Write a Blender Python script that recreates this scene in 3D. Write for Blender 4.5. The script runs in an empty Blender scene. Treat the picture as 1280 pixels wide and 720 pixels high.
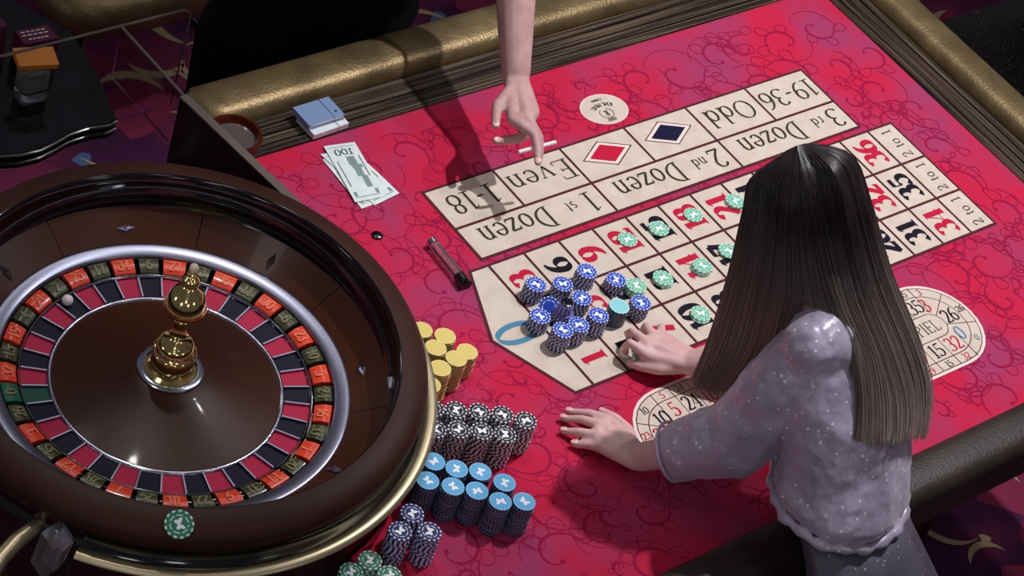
import bpy, bmesh, math, random
from mathutils import Vector, Matrix
import numpy as np
random.seed(11)
rng = random.Random(7)
PI = math.pi
SC = bpy.context.scene
COL = SC.collection

# ------------------------------------------------------------------ camera, world, lamps, exposure
# All coordinates below are metres with the felt of the table at z = 0; the last lines lift the whole scene so the carpet is z = 0.
FELT = 0.80
cd = bpy.data.cameras.new('camera'); cam = bpy.data.objects.new('camera', cd); COL.objects.link(cam)
P_, Y_, R_ = 0.74018856, -0.89380279, 0.34959997
fw = Vector((-math.sin(Y_)*math.cos(P_), math.cos(Y_)*math.cos(P_), -math.sin(P_)))
r0 = Vector((math.cos(Y_), math.sin(Y_), 0)); u0 = r0.cross(fw)
rt = r0*math.cos(R_) + u0*math.sin(R_); up = -r0*math.sin(R_) + u0*math.cos(R_)
cam.matrix_world = Matrix(((rt.x, up.x, -fw.x, -2.51206425), (rt.y, up.y, -fw.y, -1.77251221), (rt.z, up.z, -fw.z, 2.95310158), (0, 0, 0, 1)))
cd.sensor_width = 36; cd.lens = 3057.46484/1280*36; cd.clip_end = 60
SC.camera = cam

wd = bpy.data.worlds.new('casino_ambient'); SC.world = wd; wd.use_nodes = True
wd.node_tree.nodes['Background'].inputs[0].default_value = (0.7, 0.68, 0.85, 1)
wd.node_tree.nodes['Background'].inputs[1].default_value = 0.10

def lamp(name, kind, loc, target, energy, color=(1, 1, 1), size=.1, angle=60, blend=.5):
    d = bpy.data.lights.new(name, kind); d.energy = energy; d.color = color
    if kind == 'SPOT':
        d.spot_size = math.radians(angle); d.spot_blend = blend; d.shadow_soft_size = size
    else:
        d.shape = 'RECTANGLE'; d.size = size; d.size_y = size
    o = bpy.data.objects.new(name, d); COL.objects.link(o); o.location = loc
    o.rotation_euler = (Vector(target)-Vector(loc)).to_track_quat('-Z', 'Y').to_euler()
    return o
lamp('table_spot_lamp', 'SPOT', (1.75, .27, 4.4), (.62, .2, 0), 690, (.97, .96, 1), .06, 35, .85)
lamp('second_spot_lamp', 'SPOT', (2.3, .1, 3.3), (.45, .1, 0), 110, (.97, .95, 1), .06, 40, .6)
lamp('wheel_fill_spot', 'SPOT', (-.25, 1.1, 3.3), (-.72, .27, .05), 70, (1, .95, .9), .05, 26, .7)  # unseen fill, added to brighten the wheel
for lx, ly in ((-2.3, -1.0), (-3.0, -2.2), (-1.2, -2.3), (-.4, 1.9), (.6, 1.3), (1.4, 2.4), (-1.9, .6), (.4, -1.6)):
    lamp('overhead_highlight_fill', 'AREA', (lx, ly, 3.35), (lx, ly, 0), 3.6, (1, .97, .95), .4)  # unseen overhead fills, added for highlights on the brass and chrome
for lx, ly, lz in ((-4.2, -1.4, .9), (-2.6, -4.0, 1.2), (-4.3, 1.7, .8), (.2, -4.4, 1.4), (-3.4, -2.9, 2.2), (-1.2, 4.2, 1.3)):
    lamp('low_side_fill', 'AREA', (lx, ly, lz), (-.3, 0, 0), 4.5, (.98, .95, 1), .5)  # unseen low fills, added for streaks on the brass and light on the blouse
vs = SC.view_settings
vs.view_transform = 'Standard'; vs.look = 'None'; vs.gamma = 1; vs.use_curve_mapping = False; vs.exposure = 0.0

# ------------------------------------------------------------------ materials
def lin(h):
    h = h.lstrip('#'); c = [int(h[i:i+2], 16)/255 for i in (0, 2, 4)]
    return tuple((x/12.92 if x <= .04045 else ((x+.055)/1.055)**2.4) for x in c)+(1,)
def mat(name, col, rough=.5, metal=0, spec=.5, coat=0, col2=None, scale=8, stretch=(1, 1, 1), lo=.35, hi=.65, bump=0, bscale=200, detail=4,
        trans=0, ior=1.45, alpha=1, sheen=0):
    m = bpy.data.materials.new(name); m.use_nodes = True; nt = m.node_tree; N = nt.nodes; L = nt.links
    b = N['Principled BSDF']; b.inputs['Base Color'].default_value = lin(col); b.inputs['Roughness'].default_value = rough
    b.inputs['Metallic'].default_value = metal; b.inputs['Specular IOR Level'].default_value = spec
    b.inputs['Coat Weight'].default_value = coat; b.inputs['Coat Roughness'].default_value = .06
    b.inputs['Transmission Weight'].default_value = trans; b.inputs['IOR'].default_value = ior; b.inputs['Alpha'].default_value = alpha
    b.inputs['Sheen Weight'].default_value = sheen
    tc = N.new('ShaderNodeTexCoord'); mp = N.new('ShaderNodeMapping'); mp.inputs['Scale'].default_value = stretch
    L.new(tc.outputs['Object'], mp.inputs[0])
    if col2:
        n = N.new('ShaderNodeTexNoise'); n.inputs['Scale'].default_value = scale; n.inputs['Detail'].default_value = detail
        L.new(mp.outputs[0], n.inputs[0])
        mr = N.new('ShaderNodeMapRange'); mr.inputs[1].default_value = lo; mr.inputs[2].default_value = hi; L.new(n.outputs[0], mr.inputs[0])
        mx = N.new('ShaderNodeMix'); mx.data_type = 'RGBA'; mx.inputs[6].default_value = lin(col); mx.inputs[7].default_value = lin(col2)
        L.new(mr.outputs[0], mx.inputs[0]); L.new(mx.outputs[2], b.inputs['Base Color'])
    if bump:
        n2 = N.new('ShaderNodeTexNoise'); n2.inputs['Scale'].default_value = bscale; n2.inputs['Detail'].default_value = 3
        L.new(mp.outputs[0], n2.inputs[0])
        bp = N.new('ShaderNodeBump'); bp.inputs['Strength'].default_value = bump; bp.inputs['Distance'].default_value = .002
        L.new(n2.outputs[0], bp.inputs['Height']); L.new(bp.outputs[0], b.inputs['Normal'])
    return m
def sparkle(m, scale, cut, col='#ffffff', amount=.8):
    # small bright sequins: voronoi cells, only the few whose random value passes the cut
    nt = m.node_tree; N = nt.nodes; L = nt.links; b = N['Principled BSDF']
    tc = N.new('ShaderNodeTexCoord'); v = N.new('ShaderNodeTexVoronoi'); v.inputs['Scale'].default_value = scale; L.new(tc.outputs['Object'], v.inputs[0])
    sep = N.new('ShaderNodeSeparateColor'); L.new(v.outputs['Color'], sep.inputs[0])
    g = N.new('ShaderNodeMath'); g.operation = 'GREATER_THAN'; g.inputs[1].default_value = cut; L.new(sep.outputs[0], g.inputs[0])
    d = N.new('ShaderNodeMath'); d.operation = 'LESS_THAN'; d.inputs[1].default_value = .32; L.new(v.outputs['Distance'], d.inputs[0])
    k = N.new('ShaderNodeMath'); k.operation = 'MULTIPLY'; L.new(g.outputs[0], k.inputs[0]); L.new(d.outputs[0], k.inputs[1])
    k2 = N.new('ShaderNodeMath'); k2.operation = 'MULTIPLY'; k2.inputs[1].default_value = amount; L.new(k.outputs[0], k2.inputs[0])
    mx = N.new('ShaderNodeMix'); mx.data_type = 'RGBA'; L.new(k2.outputs[0], mx.inputs[0]); mx.inputs[7].default_value = lin(col)
    src = b.inputs['Base Color']
    if src.is_linked: L.new(src.links[0].from_socket, mx.inputs[6])
    else: mx.inputs[6].default_value = src.default_value
    L.new(mx.outputs[2], src)
    return m
M = {}
M['felt'] = mat('red_felt', '#c22444', .92, spec=.1, col2='#a03a62', scale=6, lo=.40, hi=.66, bump=.25, bscale=900)
M['scroll'] = mat('felt_scroll_print', '#971a42', .92, spec=.08)
M['cream'] = mat('cream_print', '#d6c8b8', .85, spec=.15, col2='#cdbdae', scale=30)
M['line'] = mat('dark_brown_line_print', '#54262c', .85, spec=.15)
M['pink'] = mat('white_border_print', '#e8d6cc', .85, spec=.15)
M['pred'] = mat('red_print', '#c01c3c', .85, spec=.15)
M['pblk'] = mat('black_print', '#1c1826', .85, spec=.15)
M['pgrn'] = mat('dark_olive_print', '#3a382c', .85, spec=.15)
M['pblu'] = mat('blue_print', '#4f86a4', .85, spec=.15)
M['navy'] = mat('navy_print', '#1b1a38', .85, spec=.15)
M['zebx'] = mat('zebrano_wood', '#1a110d', .4, spec=.4, col2='#75624c', scale=5, stretch=(.5, 55, 55), lo=.45, hi=.72, bump=.35, bscale=9)
M['zeby'] = mat('zebrano_wood_side', '#1a110d', .4, spec=.4, col2='#75624c', scale=5, stretch=(55, .5, 55), lo=.45, hi=.72, bump=.35, bscale=9)
M['gold'] = mat('gold_leather', '#6b5a3c', .42, metal=.6, col2='#86734f', scale=14, bump=.5, bscale=170)
M['darkleather'] = mat('dark_brown_leather', '#251b17', .5, col2='#2e231c', scale=14, bump=.5, bscale=170)
M['glitter'] = sparkle(mat('dark_glitter_leather', '#2a221c', .4, metal=.3, bump=.6, bscale=120), 260, .93, '#d8d0c0', .9)
M['goldtrim'] = mat('brushed_gold_trim', '#cbbd98', .36, metal=.9)
M['dark'] = mat('dark_stained_wood', '#1a0f0d', .4, coat=.3, col2='#241511', scale=8)
M['black'] = mat('black_lacquer', '#08070c', .12, coat=.6)
M['wheelwood'] = mat('glossy_mahogany', '#3a1c12', .3, spec=.3, coat=.06, col2='#4c2715', scale=3, stretch=(1, 1, 3), lo=.3, hi=.7)
M['conewood'] = mat('glossy_cone_mahogany', '#32170f', .36, spec=.2, coat=.04, col2='#3e1f10', scale=4)
M['rimwood'] = mat('rim_mahogany', '#321a14', .5, spec=.22, col2='#3a1f17', scale=5)
M['chrome'] = mat('polished_chrome', '#c9cddd', .16, metal=1)
M['satin'] = mat('satin_steel', '#a3a6bb', .33, metal=1)
M['brass'] = mat('polished_brass', '#ead58a', .13, metal=1)
M['copper'] = mat('copper_band', '#b07a58', .2, metal=1)
M['pearl'] = mat('pearl_white', '#f0dcc0', .25)
M['ball'] = mat('white_ivory_ball', '#f4f0ee', .2)
M['tred'] = mat('tile_orange_red', '#e8482c', .28, coat=.3)
M['tblk'] = mat('tile_olive_black', '#45452c', .3, coat=.3)
M['tgrn'] = mat('tile_green', '#1f6048', .3, coat=.3)
M['nred'] = mat('numeral_on_red', '#f07a58', .35); M['nblk'] = mat('numeral_on_black', '#74744e', .35)
M['kred'] = mat('pocket_crimson', '#b51c46', .5, spec=.3); M['kblk'] = mat('pocket_navy_black', '#0e1228', .55, spec=.25); M['kgrn'] = mat('pocket_green', '#0f4a3c', .5, spec=.3)
M['acrylic'] = mat('clear_acrylic', '#ffffff', .04, trans=1, ior=1.12)
M['clear'] = mat('clear_plastic', '#eef0f4', .08, trans=.92, ior=1.25)
M['edge'] = mat('acrylic_polished_edge', '#6d645c', .3, trans=.2)
M['amber'] = mat('amber_glass', '#6a2d18', .08, trans=.55, ior=1.3, coat=.4)
M['stone'] = mat('black_granite', '#0a0a0d', .12, coat=.3, col2='#191a1e', scale=60)
M['stoneedge'] = mat('pale_edge_grey', '#4a484a', .2, metal=.4)
M['carpet'] = mat('casino_carpet', '#4a2446', .95, spec=.1, col2='#7c3350', scale=3.2, lo=.42, hi=.58, bump=.4, bscale=500)
M['cresc'] = mat('carpet_cream_motif', '#b5a27c', .95, spec=.1); M['cblue'] = mat('carpet_blue_motif', '#54709c', .95, spec=.1); M['cred'] = mat('carpet_red_motif', '#86304e', .95, spec=.1)
M['skin'] = mat('skin', '#dcb4b0', .5, spec=.35, col2='#d2a4a2', scale=25, bump=.12, bscale=260)
M['skinm'] = mat('skin_man', '#cba29e', .5, spec=.35, col2='#b98e8c', scale=28, bump=.2, bscale=220)
M['nail'] = mat('fingernail', '#e2b8ae', .25)
M['nailm'] = mat('mint_nail_polish', '#9fd8c0', .2)
M['blouse'] = sparkle(mat('sequined_satin_blouse', '#9c93a8', .36, spec=.7, metal=.15, col2='#bcb2c8', scale=9, bump=.5, bscale=85, sheen=.3), 140, .91)
M['skirt'] = sparkle(mat('charcoal_glitter_skirt', '#4a4552', .5, col2='#575160', scale=10, bump=.4, bscale=40), 170, .965, '#b0a8b8')
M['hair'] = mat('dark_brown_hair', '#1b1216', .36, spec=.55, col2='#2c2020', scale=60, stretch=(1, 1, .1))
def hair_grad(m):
    # lit sheen of the lower hair painted into its colour: dark top, lighter ends
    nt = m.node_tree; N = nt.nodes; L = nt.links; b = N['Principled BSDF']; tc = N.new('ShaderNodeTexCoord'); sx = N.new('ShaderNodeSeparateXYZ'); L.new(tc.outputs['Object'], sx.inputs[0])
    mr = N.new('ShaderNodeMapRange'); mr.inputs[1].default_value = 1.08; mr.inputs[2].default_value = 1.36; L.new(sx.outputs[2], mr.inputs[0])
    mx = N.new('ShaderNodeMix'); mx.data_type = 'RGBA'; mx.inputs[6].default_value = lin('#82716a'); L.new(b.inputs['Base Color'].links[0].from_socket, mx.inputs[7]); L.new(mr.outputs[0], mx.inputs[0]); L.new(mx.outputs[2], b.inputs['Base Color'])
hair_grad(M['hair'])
M['manhair'] = mat('black_hair', '#120d0e', .4)
M['blackcloth'] = mat('black_cloth', '#0a090e', .85, spec=.1, col2='#100f15', scale=12)
M['eye'] = mat('eye_white', '#e8e4e0', .2); M['iris'] = mat('dark_iris', '#20130d', .2); M['lip'] = mat('lip_red', '#9a4038', .4)
M['shoe'] = mat('black_shoe_leather', '#0b0a0c', .3)
M['paper'] = mat('white_paper', '#e8eae6', .7); M['bill'] = mat('banknote_paper', '#dfe8e4', .7, col2='#d2dfdc', scale=40); M['billp'] = mat('banknote_green_grey_print', '#7d948e', .8); M['billd'] = mat('banknote_dark_print', '#4c5b50', .8)
M['packb'] = mat('pale_blue_carton', '#7d93b8', .35, coat=.2); M['packw'] = mat('white_carton', '#dfe6ea', .4); M['packd'] = mat('dark_carton_seam', '#27304a', .5)
M['maroon'] = mat('maroon_carton', '#5a1838', .35, coat=.3); M['orange'] = mat('orange_carton', '#d8801c', .35, coat=.3)
M['filter'] = mat('cigarette_paper', '#f2eeea', .7)
M['ebony'] = mat('black_plastic', '#0b0a0d', .2, coat=.4)
M['violet'] = mat('violet_crystal', '#8078cc', .15, trans=.15, ior=1.4, coat=.4)
for k, c, s in (('blue', '#1c48b8', '#d8dcf4'), ('navy', '#18205c', '#cfd0ee'), ('black', '#1a1a22', '#d8d4da'), ('sky', '#62b0e0', '#8cc4e6'),
                ('skyside', '#23263a', '#5a5c78'), ('yellow', '#dcc772', '#e4d48c'), ('yside', '#a58a54', '#bda468'), ('mint', '#74bfa0', '#d8f0e2'),
                ('green', '#2f7a62', '#cfe4d8'), ('cyan', '#8fd8dc', '#d4f2f2'), ('bside', '#121430', '#b9bade')):
    M['chip_'+k] = mat('chip_'+k, c, .38, spec=.4, coat=.1); M['spot_'+k] = mat('chip_spot_'+k, s, .4)
M['emblem'] = mat('white_butterfly_print', '#f2f4f8', .4)

# ------------------------------------------------------------------ mesh helpers
class MB:
    def __init__(s): s.v = []; s.f = []; s.m = []
    def add(s, vs, fs, m=0):
        o = len(s.v); s.v += [tuple(v) for v in vs]; s.f += [tuple(i+o for i in f) for f in fs]; s.m += [m]*len(fs) if isinstance(m, int) else list(m)
        return s
    def box(s, a, b, m=0):
        x0, y0, z0 = a; x1, y1, z1 = b
        return s.add([(x0, y0, z0), (x1, y0, z0), (x1, y1, z0), (x0, y1, z0), (x0, y0, z1), (x1, y0, z1), (x1, y1, z1), (x0, y1, z1)],
                     [(0, 3, 2, 1), (4, 5, 6, 7), (0, 1, 5, 4), (1, 2, 6, 5), (2, 3, 7, 6), (3, 0, 4, 7)], m)
    def obox(s, c, ax, ay, az, m=0):
        c, ax, ay, az = map(Vector, (c, ax, ay, az)); vs = [c+i*ax+j*ay+k*az for k in (-1, 1) for i, j in ((-1, -1), (1, -1), (1, 1), (-1, 1))]
        return s.add(vs, [(0, 3, 2, 1), (4, 5, 6, 7), (0, 1, 5, 4), (1, 2, 6, 5), (2, 3, 7, 6), (3, 0, 4, 7)], m)
    def poly(s, pts, z, m=0): return s.add([(x, y, z) for x, y in pts], [tuple(range(len(pts)))], m)
    def prism(s, pts, z0, z1, m=0):
        n = len(pts)
        return s.add([(x, y, z0) for x, y in pts]+[(x, y, z1) for x, y in pts],
                     [tuple(reversed(range(n))), tuple(range(n, 2*n))]+[(i, (i+1) % n, n+(i+1) % n, n+i) for i in range(n)], m)
    def lathe(s, prof, n=48, c=(0, 0, 0), a0=0, a1=2*PI, m=0):
        full = abs(a1-a0-2*PI) < 1e-6; k = n if full else n+1; vs = []
        for i in range(k):
            a = a0+(a1-a0)*i/n; ca, sa = math.cos(a), math.sin(a)
            vs += [(c[0]+r*ca, c[1]+r*sa, c[2]+z) for r, z in prof]
        p = len(prof); fs = []
        for i in range(n):
            j = (i+1) % k
            for q in range(p-1): fs.append((i*p+q, j*p+q, j*p+q+1, i*p+q+1))
        return s.add(vs, fs, m)
    def sector(s, ra, rb, za, zb, a0, a1, n=3, thick=.004, c=(0, 0), m=0):
        # ring sector with its top from (ra, za) to (rb, zb)
        prof = [(ra, za-thick), (ra, za), (rb, zb), (rb, zb-thick), (ra, za-thick)]
        s.lathe(prof, n, (c[0], c[1], 0), a0, a1, m); o = len(s.v)-5*(n+1)
        s.f += [(o, o+1, o+2, o+3), (o+5*n+3, o+5*n+2, o+5*n+1, o+5*n)]; s.m += [m, m]
        return s
    def tube(s, pts, rad, n=10, m=0, cap=True, flat=None):
        pts = [Vector(p) for p in pts]; rad = rad if hasattr(rad, '__len__') else [rad]*len(pts); o = len(s.v); prev = None
        for i, p in enumerate(pts):
            t = (pts[min(i+1, len(pts)-1)]-pts[max(i-1, 0)]).normalized()
            if prev is None: u = t.orthogonal().normalized()
            else: u = (prev-t*prev.dot(t)).normalized()
            prev = u; w = t.cross(u)
            for k in range(n):
                a = 2*PI*k/n; s.v.append(tuple(p+(u*math.cos(a)+w*math.sin(a))*rad[i]))
        for i in range(len(pts)-1):
            for k in range(n):
                s.f.append((o+i*n+k, o+i*n+(k+1) % n, o+(i+1)*n+(k+1) % n, o+(i+1)*n+k)); s.m.append(m)
        if cap:
            s.f += [tuple(o+k for k in reversed(range(n))), tuple(o+(len(pts)-1)*n+k for k in range(n))]; s.m += [m, m]
        return s
    def ell(s, c, rx, ry, rz, rot=None, nu=20, nv=12, m=0):
        c = Vector(c); rot = rot or Matrix.Identity(3); vs = [c+rot@Vector((0, 0, -rz))]
        for j in range(1, nv):
            b = -PI/2+PI*j/nv
            for i in range(nu): a = 2*PI*i/nu; vs.append(c+rot@Vector((rx*math.cos(b)*math.cos(a), ry*math.cos(b)*math.sin(a), rz*math.sin(b))))
        vs.append(c+rot@Vector((0, 0, rz))); fs = [(0, 1+(i+1) % nu, 1+i) for i in range(nu)]
        for j in range(nv-2):
            for i in range(nu): a = 1+j*nu+i; b2 = 1+j*nu+(i+1) % nu; fs.append((a, b2, b2+nu, a+nu))
        l = len(vs)-1; fs += [(l, l-nu+i, l-nu+(i+1) % nu) for i in range(nu)]
        return s.add(vs, fs, m)
    def cap(s, a, ra, b, rb, n=14):
        # tapered capsule: closed shell for voxel unions
        a, b = Vector(a), Vector(b); t = b-a; L = t.length; t = t.normalized() if L > 1e-6 else Vector((0, 0, 1)); u = t.orthogonal().normalized(); w = t.cross(u)
        rings = []
        for i in range(1, 5): th = PI/2*i/4; rings.append((a-t*ra*math.cos(th), ra*math.sin(th)))
        for i in range(0, 4): th = PI/2*i/4; rings.append((b+t*rb*math.sin(th), rb*math.cos(th)))
        vs = [a-t*ra]
        for c, r in rings: vs += [c+(u*math.cos(2*PI*k/n)+w*math.sin(2*PI*k/n))*r for k in range(n)]
        vs.append(b+t*rb); fs = [(0, 1+(k+1) % n, 1+k) for k in range(n)]
        for j in range(len(rings)-1):
            for k in range(n): p = 1+j*n+k; q = 1+j*n+(k+1) % n; fs.append((p, q, q+n, p+n))
        l = len(vs)-1; fs += [(l, l-n+k, l-n+(k+1) % n) for k in range(n)]
        return s.add(vs, fs)
    def chain(s, pts, rad):
        for i in range(len(pts)-1): s.cap(pts[i], rad[i], pts[i+1], rad[i+1])
        return s
    def loft(s, rings, n=24, m=0, sq=1.0):
        # rings: (centre, half-axis vector u, half-axis vector w); closed at both ends
        vs = []
        for c, u, w in rings:
            c, u, w = Vector(c), Vector(u), Vector(w)
            for k in range(n):
                a = 2*PI*k/n; ca, sa = math.cos(a), math.sin(a)
                vs.append(c+u*math.copysign(abs(ca)**sq, ca)+w*math.copysign(abs(sa)**sq, sa))
        r = len(rings); fs = [tuple(reversed(range(n))), tuple((r-1)*n+k for k in range(n))]
        for j in range(r-1):
            for k in range(n): p = j*n+k; q = j*n+(k+1) % n; fs.append((p, q, q+n, p+n))
        return s.add(vs, fs, m)
    def mesh(s, name, mats, smooth=True, angle=40):
        me = bpy.data.meshes.new(name); me.from_pydata(s.v, [], s.f)
        for k in (mats if isinstance(mats, (list, tuple)) else [mats]): me.materials.append(M[k] if isinstance(k, str) else k)
        if any(s.m): me.polygons.foreach_set('material_index', s.m)
        if smooth:
            me.polygons.foreach_set('use_smooth', [True]*len(me.polygons))
            me.set_sharp_from_angle(angle=math.radians(angle))
        me.update(); return me
def wloc(o):
    v = Vector((0, 0, 0))
    while o: v += o.location; o = o.parent
    return v
def obj(name, mb, mats, parent=None, smooth=True, angle=40, label=None):
    if parent:
        d = wloc(parent)
        if d.length > 0: mb.v = [(x-d.x, y-d.y, z-d.z) for x, y, z in mb.v]
    o = bpy.data.objects.new(name, mb.mesh(name, mats, smooth, angle)); COL.objects.link(o)
    if parent: o.parent = parent
    if label: o['label'] = label
    return o
def inst(name, me, loc, parent=None, rot=(0, 0, 0)):
    o = bpy.data.objects.new(name, me); COL.objects.link(o); o.location = loc; o.rotation_euler = rot
    if parent: o.parent = parent
    return o
def tag(o, label, cat, group=None):
    o['label'] = label; o['category'] = cat
    if group: o['group'] = group
    return o
def thing(name, label, cat, loc=(0, 0, 0), group=None):
    o = bpy.data.objects.new(name, None); COL.objects.link(o); o.location = loc; o.empty_display_size = .05
    return tag(o, label, cat, group)
def struct(name, mb, mats): o = obj(name, mb, mats); o['kind'] = 'structure'; return o
def voxel(mb, size, it=4, fac=.5):
    me = mb.mesh('tmp', [], False); o = bpy.data.objects.new('tmp', me); COL.objects.link(o)
    r = o.modifiers.new('r', 'REMESH'); r.mode = 'VOXEL'; r.voxel_size = size
    if it: q = o.modifiers.new('s', 'SMOOTH'); q.factor = fac; q.iterations = it
    dg = bpy.context.evaluated_depsgraph_get(); dg.update()
    out = bpy.data.meshes.new_from_object(o.evaluated_get(dg)); bpy.data.objects.remove(o); bpy.data.meshes.remove(me)
    out.polygons.foreach_set('use_smooth', [True]*len(out.polygons)); return out
def obj_me(name, me, mats, parent=None, label=None):
    me.name = name; me.materials.clear()
    for k in (mats if isinstance(mats, (list, tuple)) else [mats]): me.materials.append(M[k])
    if parent: me.transform(Matrix.Translation(-wloc(parent)))
    o = bpy.data.objects.new(name, me); COL.objects.link(o); o.parent = parent
    if label: o['label'] = label
    return o

# ------------------------------------------------------------------ lettering: a high-contrast serif drawn as broad-nib strokes
def arc(cx, cy, rx, ry, a0, a1, n=14): return [(cx+rx*math.cos(math.radians(a0+(a1-a0)*i/n)), cy+ry*math.sin(math.radians(a0+(a1-a0)*i/n))) for i in range(n+1)]
G = {
 '0': (.54, [arc(.27, .5, .23, .47, 0, 360, 28)]),
 '1': (.44, [[(.24, 0), (.24, .97)], ('t', [(.25, .97), (.06, .84)]), ('t', [(.06, .02), (.42, .02)])]),
 '2': (.54, [arc(.26, .72, .2, .25, 165, -25, 14)+[(.3, .36), (.05, .05)], ('h', [(.04, .05), (.5, .05)]), ('t', [(.5, .05), (.5, .2)])]),
 '3': (.52, [arc(.22, .74, .2, .23, 155, -88, 14), arc(.21, .28, .25, .26, 88, -150, 16)]),
 '4': (.56, [('t', [(.36, .97), (.02, .28), (.54, .28)]), [(.37, 0), (.37, .97)], ('t', [(.24, .02), (.5, .02)])]),
 '5': (.52, [('h', [(.1, .93), (.46, .93)]), ('t', [(.1, .95), (.08, .52)]), arc(.22, .31, .25, .28, 125, -150, 16)]),
 '6': (.54, [arc(.27, .29, .21, .27, 0, 360, 24), arc(.48, .3, .43, .67, 92, 185, 12)]),
 '7': (.5, [('h', [(.04, .92), (.48, .92)]), ('t', [(.04, .92), (.04, .74)]), [(.47, .92), (.2, 0)]]),
 '8': (.54, [arc(.27, .74, .17, .22, 0, 360, 22), arc(.27, .27, .22, .26, 0, 360, 22)]),
 '9': (.54, [arc(.27, .7, .21, .27, 0, 360, 24), arc(.06, .69, .43, .67, -88, 5, 12)]),
 '-': (.34, [('h', [(.04, .42), (.3, .42)])]),
 'D': (.74, [[(.14, 0), (.14, 1)], arc(.14, .5, .52, .49, 90, -90, 18), ('t', [(.02, .99), (.2, .99)]), ('t', [(.02, .01), (.2, .01)])]),
 'O': (.76, [arc(.38, .5, .34, .49, 0, 360, 28)]),
 'o': (.52, [arc(.26, .32, .21, .31, 0, 360, 22)]),
 'z': (.48, [('h', [(.05, .6), (.43, .6)]), [(.43, .6), (.05, .03)], ('h', [(.05, .03), (.44, .03)]), ('t', [(.44, .03), (.46, .16)]), ('t', [(.05, .6), (.04, .48)])]),
 'e': (.5, [('t', [(.06, .37), (.44, .37)]), arc(.26, .32, .2, .31, 8, 320, 20)]),
 'n': (.58, [[(.12, 0), (.12, .62)], arc(.28, .4, .16, .22, 150, 0, 8)+[(.44, 0)], ('t', [(.02, .01), (.22, .01)]), ('t', [(.34, .01), (.54, .01)]), ('t', [(.02, .61), (.12, .61)])]),
 'v': (.52, [[(.06, .62), (.26, .02)], ('t', [(.26, .02), (.46, .62)]), ('t', [(0, .62), (.16, .62)]), ('t', [(.36, .62), (.52, .62)])]),
 'd': (.56, [arc(.25, .31, .19, .3, 0, 360, 20), [(.45, 0), (.45, 1)], ('t', [(.35, .99), (.45, .99)]), ('t', [(.45, .01), (.55, .01)])]),
 's': (.42, [arc(.2, .47, .14, .15, 40, 270, 10), arc(.2, .16, .15, .15, 90, -140, 10)]),
 't': (.34, [[(.15, .85), (.15, .1)], ('t', [(.03, .62), (.3, .62)]), arc(.23, .1, .08, .09, 180, 310, 6)]),
 'r': (.42, [[(.12, 0), (.12, .62)], arc(.26, .42, .13, .2, 160, 50, 6), ('t', [(.02, .01), (.24, .01)])]),
 'E': (.66, [[(.14, 0), (.14, 1)], ('t', [(.02, .99), (.56, .99)]), ('t', [(.02, .01), (.6, .01)]), ('t', [(.14, .52), (.42, .52)]), ('t', [(.56, 1), (.56, .82)]), ('t', [(.6, 0), (.6, .2)]), ('t', [(.42, .6), (.42, .42)])]),
 'S': (.54, [arc(.27, .74, .19, .24, 35, 265, 14), arc(.26, .26, .2, .25, 92, -150, 14)]),
 'P': (.58, [[(.14, 0), (.14, 1)], arc(.16, .74, .34, .25, 90, -90, 14), ('t', [(.02, .01), (.28, .01)]), ('t', [(.02, .99), (.2, .99)])]),
 'R': (.64, [[(.14, 0), (.14, 1)], arc(.16, .75, .33, .24, 90, -90, 14), [(.26, .5), (.56, 0)], ('t', [(.02, .01), (.28, .01)]), ('t', [(.02, .99), (.2, .99)])]),
 'I': (.32, [[(.16, 0), (.16, 1)], ('t', [(.04, .01), (.28, .01)]), ('t', [(.04, .99), (.28, .99)])]),
 'L': (.58, [[(.14, 0), (.14, 1)], ('t', [(.02, .01), (.52, .01)]), ('t', [(.02, .99), (.26, .99)]), ('t', [(.52, 0), (.54, .2)])]),
 'A': (.68, [('t', [(.06, 0), (.34, 1)]), [(.34, 1), (.62, 0)], ('t', [(.16, .34), (.5, .34)])]),
 'Y': (.64, [[(.06, 1), (.32, .5)], ('t', [(.58, 1), (.32, .5)]), [(.32, .5), (.32, 0)]]),
 'C': (.64, [arc(.36, .5, .3, .49, 45, 315, 20)]),
 'N': (.68, [('t', [(.12, 0), (.12, 1)]), [(.12, 1), (.54, 0)], ('t', [(.54, 0), (.54, 1)])]),
}
def ribbon(mb, pts, width, xf, z, m):
    P = [Vector(p) for p in pts]; n = len(P); vs = []
    closed = (P[0]-P[-1]).length < 1e-4
    for i in range(n):
        a = P[i-1] if i else (P[-2] if closed else P[0]); b = P[i+1] if i < n-1 else (P[1] if closed else P[-1])
        t = (b-a).normalized(); w = width(t)/2; nr = Vector((-t.y, t.x))
        for q in (P[i]+nr*w, P[i]-nr*w): x, y = xf(q); vs.append((x, y, z))
    mb.add(vs, [(2*i, 2*i+1, 2*i+3, 2*i+2) for i in range(n-1)], m)
def text_width(s, gap=.08, fx=1): return sum((G[c][0]*fx+gap*fx if c != ' ' else .35*fx) for c in s)-gap*fx
ZK = [0]
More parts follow.
